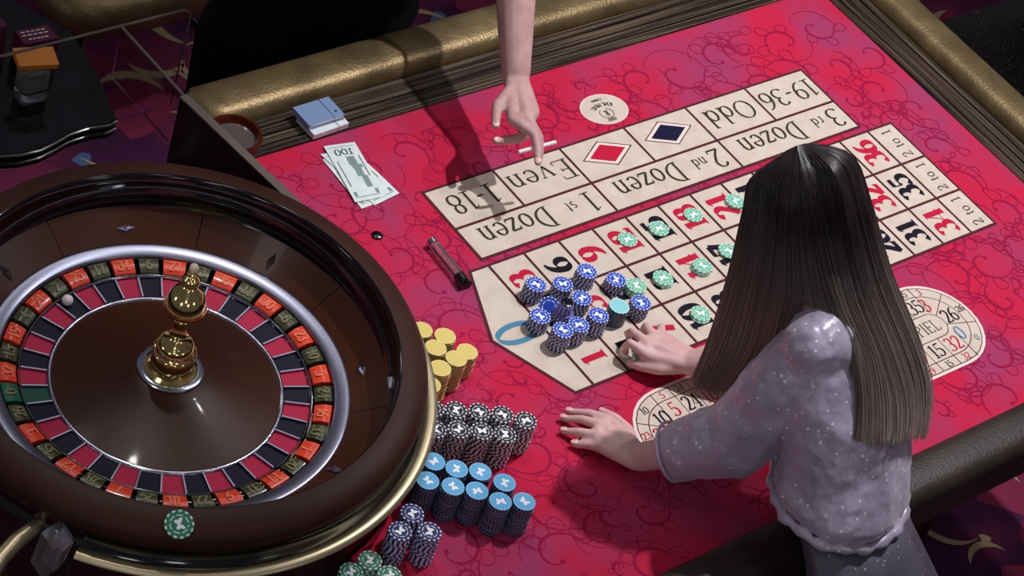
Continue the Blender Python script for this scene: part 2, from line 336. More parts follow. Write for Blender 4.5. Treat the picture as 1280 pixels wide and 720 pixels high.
def text(mb, s, at, base, upv, h, thick=.12, thin=.035, fx=1, gap=.08, z=.0016, m=0, centre=True):
    base, upv = Vector(base), Vector(upv); W = text_width(s, gap, fx); x = -W/2 if centre else 0; at = Vector(at)
    for c in s:
        if c == ' ': x += .35*fx; continue
        w, strokes = G[c]
        for st in strokes:
            kind, pts = (st if isinstance(st[0], str) else ('n', st))
            if kind == 't': wd_ = lambda t: thin*1.15
            elif kind == 'h': wd_ = lambda t: thick*.75
            else: wd_ = lambda t: thin+(thick-thin)*min(1, abs(t.y)*1.15)
            xo = x; pts = [(p[0]*fx, p[1]) for p in pts]
            ribbon(mb, pts, wd_, lambda q: at+base*((q.x+xo)*h)+upv*((q.y-(.5 if centre else 0))*h), z+.00003*(ZK[0] % 8), m); ZK[0] += 1
        x += w*fx+gap*fx

# ------------------------------------------------------------------ floor
fl = MB(); fl.box((-4, -3.5, -.84), (5, 5, -.80)); floor = struct('floor', fl, 'carpet')
mo = MB()
CM = ((1.345, -.10, .07, .4), (1.50, -.17, .06, 2.2), (1.20, -.33, .06, 1.5), (.98, -.30, .07, -.8), (.24, 1.52, .08, .2), (.20, 1.66, .09, 1.1), (.34, 1.80, .08, -1.9), (.44, 1.74, .05, .8), (2.55, 1.08, .1, 2.6), (2.44, 1.02, .08, 1.2))
def crescent(cx, cy, r, a, w, m):
    n = 12; pts_o = []; pts_i = []
    for i in range(n+1):
        t = a-1.1+2.2*i/n; k = math.sin(PI*i/n)*w
        pts_o.append((cx+(r+k)*math.cos(t), cy+(r+k)*math.sin(t), -.7992)); pts_i.append((cx+(r-k*.4)*math.cos(t), cy+(r-k*.4)*math.sin(t), -.7992))
    mo.add(pts_o+pts_i, [(i, i+1, n+2+i, n+1+i) for i in range(n)], m)
def patch(cx, cy, r, m, z=-.7996):
    ph = rng.uniform(0, 6); mo.poly([(cx+r*(1+.25*math.sin(3*t+ph))*math.cos(t), cy+r*(1+.25*math.sin(2*t+ph))*math.sin(t)) for t in [2*PI*i/14 for i in range(14)]], z, m)
for cx in np.arange(-1.6, 3.2, .26):
    for cy in np.arange(-1.2, 3.0, .26):
        x, y = cx+rng.uniform(-.08, .08), cy+rng.uniform(-.08, .08)
        crescent(x, y, rng.uniform(.07, .13), rng.uniform(0, 6.28), rng.uniform(.012, .024), 0)
        if rng.random() < .35: patch(x+.1, y+.07, rng.uniform(.02, .04), 1)
        if rng.random() < .5: patch(x-.08, y-.03, rng.uniform(.05, .11), 2, -.7997)
        if rng.random() < .5: patch(x+.02, y-.1, rng.uniform(.008, .016), 0)
for x, y, r, a in CM: crescent(x, y, r, a, r*.2, 0)
obj('carpet_motif', mo, ['cresc', 'cblue', 'cred'], floor)

# ------------------------------------------------------------------ roulette table
WC = (-.7164, .2726)
table = thing('roulette_table', 'long roulette table with red scroll-patterned felt, cream betting layout and gold padded rails', 'table', (.45, .17, -.80))
X0, X1, Y0, Y1 = -.62, 1.221, -.383, .714
notch = [(WC[0]+.412*math.cos(a), WC[1]+.412*math.sin(a)) for a in [math.radians(-75+i*(62+75)/30) for i in range(31)]]
fpts = [(WC[0]+.412*math.cos(math.radians(-75)), Y0), (X1, Y0), (X1, Y1), (-.352, Y1), (-.318, .462)]+notch[::-1]
fm = MB(); fm.prism(fpts, -.02, 0); felt = obj('felt', fm, 'felt', table)
# scroll ornament printed on the felt
sm = MB(); R2 = random.Random(5); SN = [0]
def scroll(x, y, r, a, s):
    n = 26; c = []; 
    for i in range(n+1):
        t = i/n; th = a+s*t*4.6; rr = r*(1-.82*t); c.append(Vector((x+rr*math.cos(th), y+rr*math.sin(th))))
    zz = .0002+.0000011*SN[0]; SN[0] += 1
    def inside(p): return X0+.08 < p.x < X1-.006 and Y0+.006 < p.y < Y1-.006 and (p-Vector(WC)).length > .425 and not (p.x < -.30 and p.y > .40)
    if not all(inside(p) for p in c): return
    vs = []; 
    for i, p in enumerate(c):
        t = (c[min(i+1, n)]-c[max(i-1, 0)]).normalized(); w = .0009+.0019*math.sin(PI*min(1, i/n*1.15)) if i/n < .8 else .0012; nr = Vector((-t.y, t.x))
        vs += [(p.x+nr.x*w, p.y+nr.y*w, zz), (p.x-nr.x*w, p.y-nr.y*w, zz)]
    sm.add(vs, [(2*i, 2*i+1, 2*i+3, 2*i+2) for i in range(n)])
    p = c[-1]; sm.poly([(p.x+r*.08*math.cos(t), p.y+r*.08*math.sin(t)) for t in [2*PI*i/8 for i in range(8)]], zz+.0000004)
    # outlined petals on the outside of the curl
    for q_, q in enumerate((1, 7, 13)):
        b = c[q]; d = (b-Vector((x, y))).normalized(); e = Vector((-d.y, d.x))*s; L_ = r*(.75-.1*q_); W_ = r*.2; dd = (d*.8-e*.6).normalized(); ee = Vector((-dd.y, dd.x))
        loop = [b+dd*L_*(1-math.cos(t))/2+ee*W_*math.sin(t)*(1.2-.5*math.cos(t)) for t in [2*PI*i/16 for i in range(17)]]
        if all(inside(v) for v in loop): ribbon(sm, loop, lambda t: .0017, lambda q: q, zz+.0000002*(q_+1), 0)
    if r > .03:
        loop = [Vector((x, y))+Vector((math.cos(a+i*.22), math.sin(a+i*.22)))*r*1.16 for i in range(14)]
        if all(inside(v) for v in loop): ribbon(sm, loop, lambda t: .0015, lambda q: q, zz+.0000008, 0)
g = .098
for i in range(-4, 25):
    for j in range(0, 15):
        x = -.35+i*g+(j % 2)*g/2; y = -.37+j*g
        scroll(x+R2.uniform(-.012, .012), y+R2.uniform(-.012, .012), R2.uniform(.042, .064), R2.uniform(0, 6.28), R2.choice((-1, 1)))
        if R2.random() < .55: scroll(x+g*.5+R2.uniform(-.01, .01), y+R2.uniform(.02, .05), R2.uniform(.016, .030), R2.uniform(0, 6.28), R2.choice((-1, 1)))
obj('scroll_print', sm, 'scroll', felt, False)['kind'] = 'stuff'
# betting layout
A = .083; HH = .10542; D2, D1, D0 = .33352, .41614, .51983; O0, OW = -.0021, .16537; E1 = 1.0667
pm = MB(); LW = .003
def cell(x0, y0, x1, y1, m=0): pm.poly([(x0+LW, y0+LW), (x1-LW, y0+LW), (x1-LW, y1-LW), (x0+LW, y1-LW)], .0012, m)
def under(x0, y0, x1, y1): pm.poly([(x0-LW, y0-LW), (x1+LW, y0-LW), (x1+LW, y1+LW), (x0-LW, y1+LW)], .0008, 1)
under(O0, D2, O0+6*OW, D0); under(0, 0, E1, 3*HH)
for i in range(6): cell(O0+i*OW, D1, O0+(i+1)*OW, D0)
for i in range(3): cell(O0+2*i*OW, D2, O0+2*(i+1)*OW, D1)
for c in range(12):
    for r in range(3): cell(c*A, r*HH, (c+1)*A, (r+1)*HH)
for r in range(3): cell(12*A, r*HH, E1, (r+1)*HH)
zp = [(0, 0), (0, 3*HH), (-.0421, 3*HH), (-.1077, .16174), (-.0421, 0)]
pm.poly([(0+LW, -LW), (0+LW, 3*HH+LW), (-.0438, 3*HH+LW), (-.1112, .16174), (-.0438, -LW)][::-1], .0007, 1)
pm.poly([(0-LW, LW), (0-LW, 3*HH-LW), (-.0402, 3*HH-LW), (-.1042, .16174), (-.0402, LW)][::-1], .0012, 0)
pm.poly([(x+OW*2.5*0+q[0], q[1]) for x in (0,) for q in ((.3515, .4720), (.4146, .4365), (.4780, .4720), (.4146, .5075))], .0014, 1)
for cx in (.4146, .5746):
    for s, z, m in ((1, .0014, 1), (.93, .0015, 2), (.72, .0016, 3 if cx < .5 else 4)):
        pm.poly([(cx-.0632*s, .472), (cx, .472-.0355*s), (cx+.0632*s, .472), (cx, .472+.0355*s)], z, m)
# racetrack
def stadium(r, xa=.095, xb=.727, cy=-.157, n=14):
    return [(xb+r*math.cos(math.radians(-90+180*i/n)), cy+r*math.sin(math.radians(-90+180*i/n))) for i in range(n+1)]+[(xa+r*math.cos(math.radians(90+180*i/n)), cy+r*math.sin(math.radians(90+180*i/n))) for i in range(n+1)]
for r, z, m in ((.1035, .0008, 2), (.0975, .0009, 1), (.0955, .0010, 0), (.0755, .0011, 1), (.0735, .0012, 0), (.0295, .0013, 1), (.0275, .0014, 0)): pm.poly(stadium(r), z, m)
def rad_line(x0, y0, x1, y1, w=.0008):
    d = Vector((x1-x0, y1-y0)).normalized()*w; pm.add([(x0-d.y, y0+d.x, .00145), (x0+d.y, y0-d.x, .00145), (x1+d.y, y1-d.x, .00145), (x1-d.y, y1+d.x, .00145)], [(0, 1, 2, 3)], 1)
SEQ = [0, 32, 15, 19, 4, 21, 2, 25, 17, 34, 6, 27, 13, 36, 11, 30, 8, 23, 10, 5, 24, 16, 33, 1, 20, 14, 31, 9, 22, 18, 29, 7, 28, 12, 35, 3, 26]
RED = {1, 3, 5, 7, 9, 12, 14, 16, 18, 19, 21, 23, 25, 27, 30, 32, 34, 36}
tm = MB()   # lettering; materials: 0 olive, 1 red, 2 black, 3 blue
def ncol(n): return 3 if n == 0 else (1 if n in RED else 2)
top = [5, 24, 16, 33, 1, 20, 14, 31, 9, 22, 18, 29, 7, 28, 12, 35]; bot = [11, 36, 13, 27, 6, 34, 17, 25, 2, 21, 4, 19, 15, 32]
track = [(n, .081+.0415*(i+.5), -.1055, .081+.0415*(i+.5), -.0705) for i, n in enumerate(top)]
track += [(n, .078+.0484*(i+.5), -.2085, .078+.0484*(i+.5), -.2435) for i, n in enumerate(bot)]
for i in range(17): rad_line(.081+.0415*i, -.1295, .081+.0415*i, -.0605)
for i in range(15): rad_line(.078+.0484*i, -.1845, .078+.0484*i, -.2535)
for nums, cx, angs in (([3, 26, 0], .727, [66, 8, -44]), ([10, 23, 8, 30], .095, [124, 164, 202, 244])):
    for n, a in zip(nums, angs):
        a = math.radians(a); track.append((n, cx+.0515*math.cos(a), -.157+.0515*math.sin(a), cx+.0855*math.cos(a), -.157+.0855*math.sin(a)))
for cx, angs in ((.727, [36, -17]), (.095, [146, 183, 222])):
    for a in angs: a = math.radians(a); rad_line(cx+.0275*math.cos(a), -.157+.0275*math.sin(a), cx+.0965*math.cos(a), -.157+.0965*math.sin(a))
for n, x, y, x2, y2 in track:
    text(tm, str(n), (x, y), (1, 0), (0, 1), .033, .12, .05, .9, .06, m=ncol(n))
    text(tm, str(n), (x2, y2), (1, 0), (0, 1), .0155, .12, .06, 1, .06, m=ncol(n))
text(tm, '0-SPIEL', (.688, -.157), (1, 0), (0, 1), .027, .1, .05, .9, m=0)
# numbers, columns, dozens and even chances
for c in range(12):
    for r in range(3):
        n = 3*c+r+1; text(tm, str(n), ((c+.5)*A, (r+.5)*HH), (0, 1), (-1, 0), .052, .25, .05, 1.12, .05, m=ncol(n))
for r in range(3):
    x = (12*A+E1)/2+.002
    for s, o in (('2', -.034), ('to', 0), ('1', .034)): text(tm, s, (x, (r+.5)*HH+o), (0, 1), (-1, 0), .026, .1, .05, 1, m=0)
text(tm, '0', (-.052, .158), (0, 1), (-1, 0), .092, .12, .05, .9, m=3)
B_, U_ = (-1, 0), (0, -1)
for k, (d, o) in enumerate((('1', 'st'), ('2', 'nd'), ('3', 'rd'))):
    x = O0+2*k*OW; y = (D1+D2)/2
    text(tm, 'Dozen', (x+.118, y), B_, U_, .052, .11, .04, 1.02, m=0); text(tm, o, (x+.252, y+.002), B_, U_, .027, .11, .05, 1.05, m=0); text(tm, d, (x+.297, y), B_, U_, .052, .11, .04, 1.1, m=0)
for k, s in ((0, '1-18'), (1, 'Even'), (4, 'Odd'), (5, '19-36')):
    text(tm, s, (O0+(k+.5)*OW, (D0+D1)/2), B_, U_, .05, .11, .04, 1.1 if k in (0, 5) else 1.2, m=0)
# house oval
LC = Vector((.492, .578))
for s, z, m in ((1, .0008, 2), (.955, .0009, 0)): pm.poly([(LC.x+.0545*s*math.cos(t), LC.y+.0425*s*math.sin(t)) for t in [2*PI*i/36 for i in range(36)]], z, m)
text(tm, 'R', (LC.x-.003, LC.y-.012), B_, U_, .015, .13, .06, m=0)
ribbon(tm, arc(0, 0, .0155, .0135, -60, 240, 24), lambda t: .0012, lambda q: (LC.x-.003+q.x, LC.y-.012-q.y), .0016, 0)
for k in range(5): text(tm, 'I', (LC.x-.012+k*.0045, LC.y-.0305), B_, U_, .006+.002*(k % 2), .3, .2, m=0)
s = 'ROYAL PALACE'
for i, ch in enumerate(s):
    if ch == ' ': continue
    a = math.radians(35-(i)*70/(len(s)-1)); text(tm, ch, (LC.x+.0405*math.sin(a), LC.y-.022+.0345*math.cos(a)), (-math.cos(a), math.sin(a)), (-math.sin(a), -math.cos(a)), .0095, .14, .07, m=0)
text(tm, 'CASINO', (LC.x, LC.y+.0265), B_, U_, .006, .2, .1, m=0)
obj('betting_layout', pm, ['cream', 'line', 'pink', 'pred', 'navy'], felt, False)
obj('layout_lettering', tm, ['pgrn', 'pred', 'pblk', 'pblu'], felt, False)['kind'] = 'stuff'
# wooden strips beside the felt, each with raised ridges
def ridged(name, x0, x1, ys, along, mat_):
    mb = MB(); n = len(ys)-1
    prof = []
    for i in range(n):
        y0, y1 = ys[i], ys[i+1]; prof += [(y0+.001, .0), (y0+.003, .004), (y1-.003, .004), (y1-.001, .0)]
    prof = [(ys[0], -.02)]+prof+[(ys[-1], -.02)]
    for p0, p1 in ((x0, x1),):
        vs = []
        for x in (p0, p1): vs += [((x, y, z) if along == 'x' else (y, x, z)) for y, z in prof]
        k = len(prof); mb.add(vs, [(i, i+1, k+i+1, k+i) for i in range(k-1)]+[tuple(range(k))[::-1], tuple(range(k, 2*k))])
    return obj(name, mb, mat_, table, True, 20)
ridged('wood_strip', -.35, 1.31, [.714, .735, .757, .779, .802], 'x', 'zebx')
ridged('wood_strip', -.383, .714, [1.221, 1.243, 1.266, 1.289, 1.312], 'y', 'zeby')
# padded rails: a rounded profile swept along each side
def rail(a, b, inner, outer, axis, mt='gold'):
    prof = []; w = outer-inner; mid = (inner+outer)/2
    for i in range(13):
        t = PI*(1-i/12); prof.append((mid+w/2*math.copysign(abs(math.cos(t))**.6, math.cos(t)), -.012+.045*abs(math.sin(t))**.7))
    prof = [(inner+w*.06, -.075)]+prof+[(outer-w*.06, -.075)]
    mb = MB(); vs = []; n = 60
    R3 = random.Random(3)
    for i in range(n+1):
        x = a+(b-a)*i/n; e = min(1, (min(i, n-i)/n*abs(b-a))/.03); e = math.sqrt(max(0, 1-(1-e)**2))*.5+.5
        vs += [((x, mid+(y-mid)*e, z*e if z > 0 else z) if axis == 'x' else (mid+(y-mid)*e, x, z*e if z > 0 else z)) for y, z in prof]
    k = len(prof); mb.add(vs, [(j*k+i, j*k+i+1, j*k+k+i+1, j*k+k+i) for j in range(n) for i in range(k-1)]+[tuple(range(k))[::-1], tuple(range(n*k, n*k+k))])
    return obj('padded_rail', mb, mt, table, True, 60, 'dark brown leather rail' if mt != 'gold' else None)
rail(-.300, 1.41, .802, .912, 'x'); rail(.86, -.40, 1.312, 1.412, 'y'); rail(-.5, 1.41, -.383, -.478, 'x', 'darkleather')
ap = MB(); ap.box((-.30, -.36, -.20), (1.24, .86, -.021)); obj('apron', ap, 'dark', table)
ap = MB(); ap.box((-.2, -.26, -.80), (.95, .74, -.201)); obj('pedestal', ap, 'dark', table)
# end panel and its light cap, wheel podium, gold trims
ep = MB(); pe = Vector((-.043, .355, 0)); pc = Vector((-.3305, .6400, 0)); pa = pe*.5; pw = Vector((-pe.y, pe.x, 0)).normalized()*.007; ep.obox(pc+Vector((-.004, 0, -.126)), pa, pw, (0, 0, .224)); pnl = obj('end_panel', ep, 'ebony', table)
ep = MB(); ep.obox(pc+Vector((-.004, 0, .1002)), pa, pw*1.15, (0, 0, .0020)); obj('panel_cap', ep, 'edge', pnl, label='light tan capping strip')
pd = MB(); pd.lathe([(.396, -.012), (.396, .0935), (.408, .0935), (.408, -.80), (.3, -.80)], 96, (WC[0], WC[1], 0)); pd.lathe([(.001, -.012), (.397, -.012)], 96, (WC[0], WC[1], 0)); obj('wheel_podium', pd, 'dark', table)
gt = MB(); gt.lathe([(.4245+.0110*math.cos(t), .1+.0072*math.sin(t)) for t in [2*PI*i/12 for i in range(13)]], 110, (WC[0], WC[1], 0), math.radians(219), math.radians(219+205)); gt.lathe([(.404, .094), (.416, .099)], 110, (WC[0], WC[1], 0), math.radians(219), math.radians(219+205)); obj('gold_trim', gt, 'goldtrim', table)
gt = MB(); gt.tube([(-1.052, .086, .096), (-1.064, .0775, .1), (-1.083, .072, .1), (-1.115, .062, .1), (-1.15, .044, .1), (-1.21, -.0, .1), (-1.3, -.07, .1)], [.006, .0095, .012, .0125, .0125, .0125, .0125], 14); gt.box((-1.30, -.07, -.8), (-1.26, -.03, .095)); obj('gold_trim', gt, 'goldtrim', table)
# clear pane behind the wheel, joined to the end panel
pn = MB(); pn.add([(-.3545, .818, -.02), (-.3625, 1.018, -.02), (-.3625, 1.018, .10), (-.3545, .818, .10), (-.3585, .818, -.02), (-.3665, 1.018, -.02), (-.3665, 1.018, .10), (-.3585, .818, .10)], [(0, 1, 2, 3), (7, 6, 5, 4), (0, 4, 5, 1), (1, 5, 6, 2), (2, 6, 7, 3), (3, 7, 4, 0)]); pan = obj('acrylic_pane', pn, 'acrylic', table); pn = MB(); pn.tube([(-.3565, .818, .1022), (-.3645, 1.018, .1022)], .0028, 6); obj('pane_edge', pn, 'edge', pan)
rx = [(-.80, -.14), (-.212, -.14), (-.212, .08)]+[(-.232+.02*math.cos(t), .08+.02*math.sin(t)) for t in [PI/2*i/6 for i in range(7)]]+[(-.80, .10)]
pn = MB(); pn.add([(x, 1.019, z) for x, z in rx]+[(x, 1.024, z) for x, z in rx], [tuple(range(len(rx))), tuple(reversed(range(len(rx), 2*len(rx))))]+[(i, (i+1) % len(rx), len(rx)+(i+1) % len(rx), len(rx)+i) for i in range(len(rx))])
pan = obj('acrylic_pane', pn, 'acrylic', table, False)
pn = MB(); pn.tube([(-.80, 1.0215, .1015), (-.232, 1.0215, .1015)]+[(-.232+.0215*math.cos(t), 1.0215, .08+.0215*math.sin(t)) for t in [PI/2*(1-i/6) for i in range(7)]]+[(-.2105, 1.0215, .0)], .0026, 6); obj('pane_edge', pn, 'edge', pan)
# clear corner block beside the gold trim
cb = MB(); cb.obox((-1.066, .038, .082), (.019, .004, 0), (-.003, .014, .006), (0, -.006, .042)); cb.obox((-1.062, .028, .092), (.010, .002, .004), (-.002, .012, .006), (0, -.006, .03)); obj('corner_block', cb, 'clear', table, label='clear faceted plastic block')

# ------------------------------------------------------------------ roulette wheel
wheel = thing('roulette', 'glossy mahogany roulette wheel with brass turret and red and black pockets', 'wheel', (WC[0], WC[1], -.012))
def wl(prof, n=128): mb = MB(); mb.lathe(prof, n, (WC[0], WC[1], 0)); return mb
obj('bowl', wl([(.05, -.011), (.385, -.011), (.390, .06), (.394, .094), (.403, .106), (.400, .122), (.4075, .137), (.4088, .145), (.4075, .154), (.403, .1615), (.396, .1672), (.380, .1735), (.368, .1758), (.360, .1762)]), 'rimwood', wheel, angle=28)
obj('lower_rim', wl([(.4085, .1415), (.4012, .1215), (.4045, .106), (.4115, .0990)]), 'black', wheel, angle=60)
obj('ball_track', wl([(.3605, .1762), (.357, .1745), (.3555, .168), (.3585, .155), (.360, .140), (.3575, .122), (.351, .1085)]), 'black', wheel, angle=60)
N_AP = 8
for i in range(N_AP):
    a = math.radians(4.7+i*45); mb = MB(); mb.sector(.2965, .3515, .0738, .1088, a+.0022, a+math.radians(45)-.0022, 20, .006, WC); obj('apron_panel', mb, 'wheelwood', wheel, angle=30)
obj('steel_ring', wl([(.2705, .060), (.2712, .0685), (.274, .0715), (.291, .0742), (.295, .0745), (.2968, .0725)]), 'satin', wheel, angle=60, label='satin steel ring')
obj('rotor_edge', wl([(.2340, .0545), (.2345, .0585), (.2362, .0598), (.2378, .0585), (.2382, .055)]), 'chrome', wheel, angle=60)
obj('cone_ring', wl([(.1925, .047), (.1915, .0525), (.1885, .0545), (.1855, .0535), (.184, .05)]), 'chrome', wheel, angle=60)
obj('cone', wl([(.1855, .0515), (.17, .0545), (.12, .066), (.07, .080), (.052, .0865), (.03, .088)]), 'conewood', wheel, angle=60)
obj('rotor_base', wl([(.18, .044), (.272, .046)]), 'black', wheel)
ST = 2*PI/37; Z0 = math.radians(163)
for k, n in enumerate(SEQ):
    a = Z0-k*ST; col = 'grn' if n == 0 else ('red' if n in RED else 'blk')
    mb = MB(); mb.sector(.1925, .2335, .0495, .0525, a-ST/2+.004, a+ST/2-.004, 3, .004, WC); obj('pocket', mb, 'k'+col, wheel, angle=30)
    f = a+ST/2; mb = MB(); c, s_ = math.cos(f), math.sin(f)
    mb.obox((WC[0]+.2125*c, WC[1]+.2125*s_, .0525), (.0205*c, .0205*s_, .0012), (-s_*.0012, c*.0012, 0), (0, 0, .0035)); obj('fret', mb, 'satin', wheel, angle=30)
    hw = ST/2*(.86 if col != 'blk' else .74)
    mb = MB(); r_ = .0012
    prof = [(.2405, .0555), (.2405, .0595), (.2420, .0610), (.254, .0655), (.2665, .0665), (.268, .0655), (.268, .058)]
    mb.lathe(prof, 4, (WC[0], WC[1], 0), a-hw, a+hw); o_ = len(mb.v)-7*5; mb.f += [tuple(o_+q for q in range(7)), tuple(o_+28+q for q in reversed(range(7)))]; mb.m += [0, 0]
    t_ = obj('number_tile', mb, 't'+col, wheel, angle=50)
    dm = MB(); text(dm, str(n), (0, 0), (-1, 0), (0, 1), .0185, .2, .09, 1, .05, z=0)
    rad = Vector((math.cos(a), math.sin(a))); tan = Vector((-rad.y, rad.x))
    dm.v = [(WC[0]+rad.x*(.2545+y)-tan.x*(-x), WC[1]+rad.y*(.2545+y)-tan.y*(-x), .0660+.0014*min(1, (y+.0125)/.013)+(-.0022 if y < -.004 else 0)*min(1, (-.004-y)/.008)) for x, y, z in dm.v]
    obj('numeral', dm, 'nred' if col == 'red' else 'nblk', t_, False)
for ad, vert in ((26, 1), (72, 0), (115.4, 1), (160, 0), (205, 1), (250, 0), (-66.7, 1), (-24, 0)):
    a = math.radians(ad); c, s_ = math.cos(a), math.sin(a); rr = .318; rad = Vector((c, s_, .55)).normalized(); tan = Vector((-s_, c, 0)); nr = Vector((-c*.5, -s_*.5, .87)).normalized()
    L_, W_ = (.018, .0058) if vert else (.0058, .018); ctr = Vector((WC[0]+rr*c, WC[1]+rr*s_, .0895))
    mb = MB(); vs = [ctr+rad*L_, ctr+tan*W_, ctr-rad*L_, ctr-tan*W_]; mb.add(vs+[ctr+nr*.008], [(0, 1, 4), (1, 2, 4), (2, 3, 4), (3, 0, 4), (3, 2, 1, 0)]); obj('deflector', mb, 'chrome', wheel, False)
tur = obj('turret', wl([(.001, .0875), (.044, .0885), (.0440, .0925), (.0375, .096), (.0355, .101), (.0365, .104), (.0365, .128), (.0350, .132), (.0315, .1345), (.031, .139), (.0285, .1485), (.024, .1535), (.0150, .160), (.0125, .166), (.0152, .171), (.0125, .176), (.0105, .186), (.0112, .200), (.0150, .206), (.0120, .2105), (.016, .216), (.0275, .223), (.0325, .229), (.0325, .234), (.0318, .242), (.0290, .254), (.0225, .2665), (.0135, .2745), (.0110, .279), (.0140, .283), (.0150, .288), (.0140, .294), (.0105, .298), (.0085, .302), (.0095, .306), (.0075, .309), (.001, .310)], 64), 'brass', wheel, angle=35, label='polished brass turret')
obj('base_flange', wl([(.054, .0862), (.0535, .0895), (.050, .0915), (.0445, .0918)], 64), 'chrome', tur)
obj('copper_band', wl([(.0268, .2215), (.0335, .2275), (.0342, .231), (.0336, .2345), (.0328, .2345)], 64), 'copper', tur)
mb = MB(); mb.ell((WC[0], WC[1], .3165), .0075, .0075, .0085); obj('finial', mb, 'pearl', tur)
a = Z0+6*ST; a = math.radians(106.6)
a = Z0-6*ST+0
mb = MB(); ba = Z0-6*ST+ST*.12; bp = (WC[0]+.2235*math.cos(ba), WC[1]+.2235*math.sin(ba)); mb.ell((0, 0, 0), .0095, .0095, .0095, None, 20, 14)
bo = obj('roulette_ball', mb, 'ball'); bo.location = (bp[0], bp[1], .0628); tag(bo, 'small white ball lying in a pocket at the upper left of the wheel', 'ball')

# ------------------------------------------------------------------ chips
CR, CT = .0192, .0033
def chip_mesh(name, face, side, r=CR, stripes=16, ring=True):
    mb = MB(); n = stripes*2; e = .0004
    def rg(rr, z, off=0): return [(rr*math.cos(2*PI*(i+off)/n), rr*math.sin(2*PI*(i+off)/n), z) for i in range(n)]
    R_b, R_s0, R_s1, R_t, R_i, R_j, R_k = rg(r*.97, 0), rg(r, e), rg(r, CT-e), rg(r*.975, CT), rg(r*.86, CT), rg(r*.66, CT), rg(r*.58, CT)
    vs = R_b+R_s0+R_s1+R_t+R_i+R_j+R_k; fs = []; ms = []
    for lay in range(6):
        for i in range(n):
            j = (i+1) % n; fs.append((lay*n+i, lay*n+j, (lay+1)*n+j, (lay+1)*n+i))
            if lay < 3: ms.append(3 if i % 2 == 0 else 2)
            elif lay == 3: ms.append(1 if i % 2 == 0 else 0)
            elif lay == 4: ms.append(0)
            else: ms.append(1 if (ring and i % 4 != 0) else 0)
    fs += [tuple(reversed(range(n))), tuple(range(6*n, 7*n))]; ms += [0, 0]
    mb.add(vs, fs, ms)
    return mb.mesh(name, ['chip_'+face, 'spot_'+face, 'chip_'+side, 'spot_'+side], True, 30)
def butterfly(r=CR):
    mb = MB(); w = [(.0, .02), (.1, .2), (.36, .34), (.42, .18), (.3, .02), (.36, -.16), (.26, -.3), (.1, -.2), (.0, -.1)]; k = r*1.05
    mb.poly([(x*k, y*k) for x, y in w][::-1], 0); mb.poly([(-x*k, y*k) for x, y in w], 0); return mb.mesh('emblem', 'emblem', False)
EMB = butterfly()
CH = {'blue': chip_mesh('blue_chip', 'blue', 'bside'), 'navy': chip_mesh('navy_chip', 'navy', 'bside', stripes=14), 'black': chip_mesh('black_chip', 'black', 'black', stripes=14),
      'sky': chip_mesh('pale_blue_chip', 'sky', 'skyside', stripes=20, ring=False), 'yellow': chip_mesh('yellow_chip', 'yellow', 'yside', stripes=8, ring=False),
      'mint': chip_mesh('mint_chip', 'mint', 'mint', stripes=12), 'green': chip_mesh('green_chip', 'green', 'green', stripes=12), 'cyan': chip_mesh('cyan_chip', 'cyan', 'skyside', stripes=16, ring=False)}
ORD = ['topmost', 'second', 'third', 'fourth', 'fifth', 'sixth', 'seventh', 'eighth', 'ninth', 'tenth', 'eleventh', 'twelfth', 'thirteenth', 'fourteenth', 'fifteenth', 'sixteenth', 'seventeenth', 'eighteenth', 'nineteenth', 'lowest']
CR_ = random.Random(21)
def stack(kind, nm, cat, x, y, n, where, group, lean=(0, 0), emblem=True, jit=.0006, z0=.0017):
    for i in range(n):
        o = bpy.data.objects.new(nm, CH[kind]); COL.objects.link(o); lv = i/max(1, n)
        o.location = (x+lean[0]*lv+CR_.uniform(-jit, jit), y+lean[1]*lv+CR_.uniform(-jit, jit), z0+i*(CT+.0001)); o.rotation_euler = (0, 0, CR_.uniform(0, 6.28))
        q = n-1-i; w = 'lowest' if (q == n-1 and n > 1) else ORD[q]
        if n == 1: lab = where
        else: lab = '%s %s of %s' % (w, cat, where) if q in (0, n-1) else '%s %s from the top of %s' % (w, cat, where)
        tag(o, lab, cat, group)
        if q == 0 and emblem:
            e = bpy.data.objects.new('emblem', EMB); COL.objects.link(e); e.parent = o; e.location = (0, 0, CT+.00015)
YEL = [(-0.257, 0.1918, 18, 'the tall stack farthest up'), (-0.2278, 0.1642, 18, 'the second stack from the top right'), (-0.263, 0.146, 19, 'the stack in the middle'), (-0.2069, 0.1258, 15, 'the rightmost stack'), (-0.2462, 0.1102, 20, 'the stack just left of the rightmost'), (-0.2846, 0.1002, 20, 'the front centre stack'), (-0.3025, 0.1489, 18, 'the stack half hidden by the rim'), (-0.3205, 0.0834, 19, 'the lowest stack by the rim')]
for x, y, n, wh in YEL: stack('yellow', 'yellow_chip', 'yellow chip', x, y, n, wh.replace('stack', 'yellow stack'), 'plain yellow chips beside the wheel', emblem=False, lean=(CR_.uniform(-.002, .002), CR_.uniform(-.002, .002)))
NTH = ['first', 'second', 'third', 'fourth', 'last']
BB = [(-0.3508, 0.0335, 20), (-0.3164, 0.0139, 20), (-0.282, -0.0058, 20), (-0.2482, -0.0264, 20), (-0.2197, -0.0545, 20)]
BF = [(-0.3753, -0.0053, 20), (-0.3394, -0.022, 20), (-0.3049, -0.0422, 20), (-0.2711, -0.0638, 20)]
LB = [(-0.4192, -0.0609, 20), (-0.3923, -0.09, 20), (-0.3601, -0.1131, 20), (-0.3363, -0.1473, 20)]
LF = [(-0.451, -0.0887, 20), (-0.4221, -0.1174, 20), (-0.3904, -0.141, 20), (-0.3679, -0.1755, 20), (-0.3308, -0.1938, 20)]
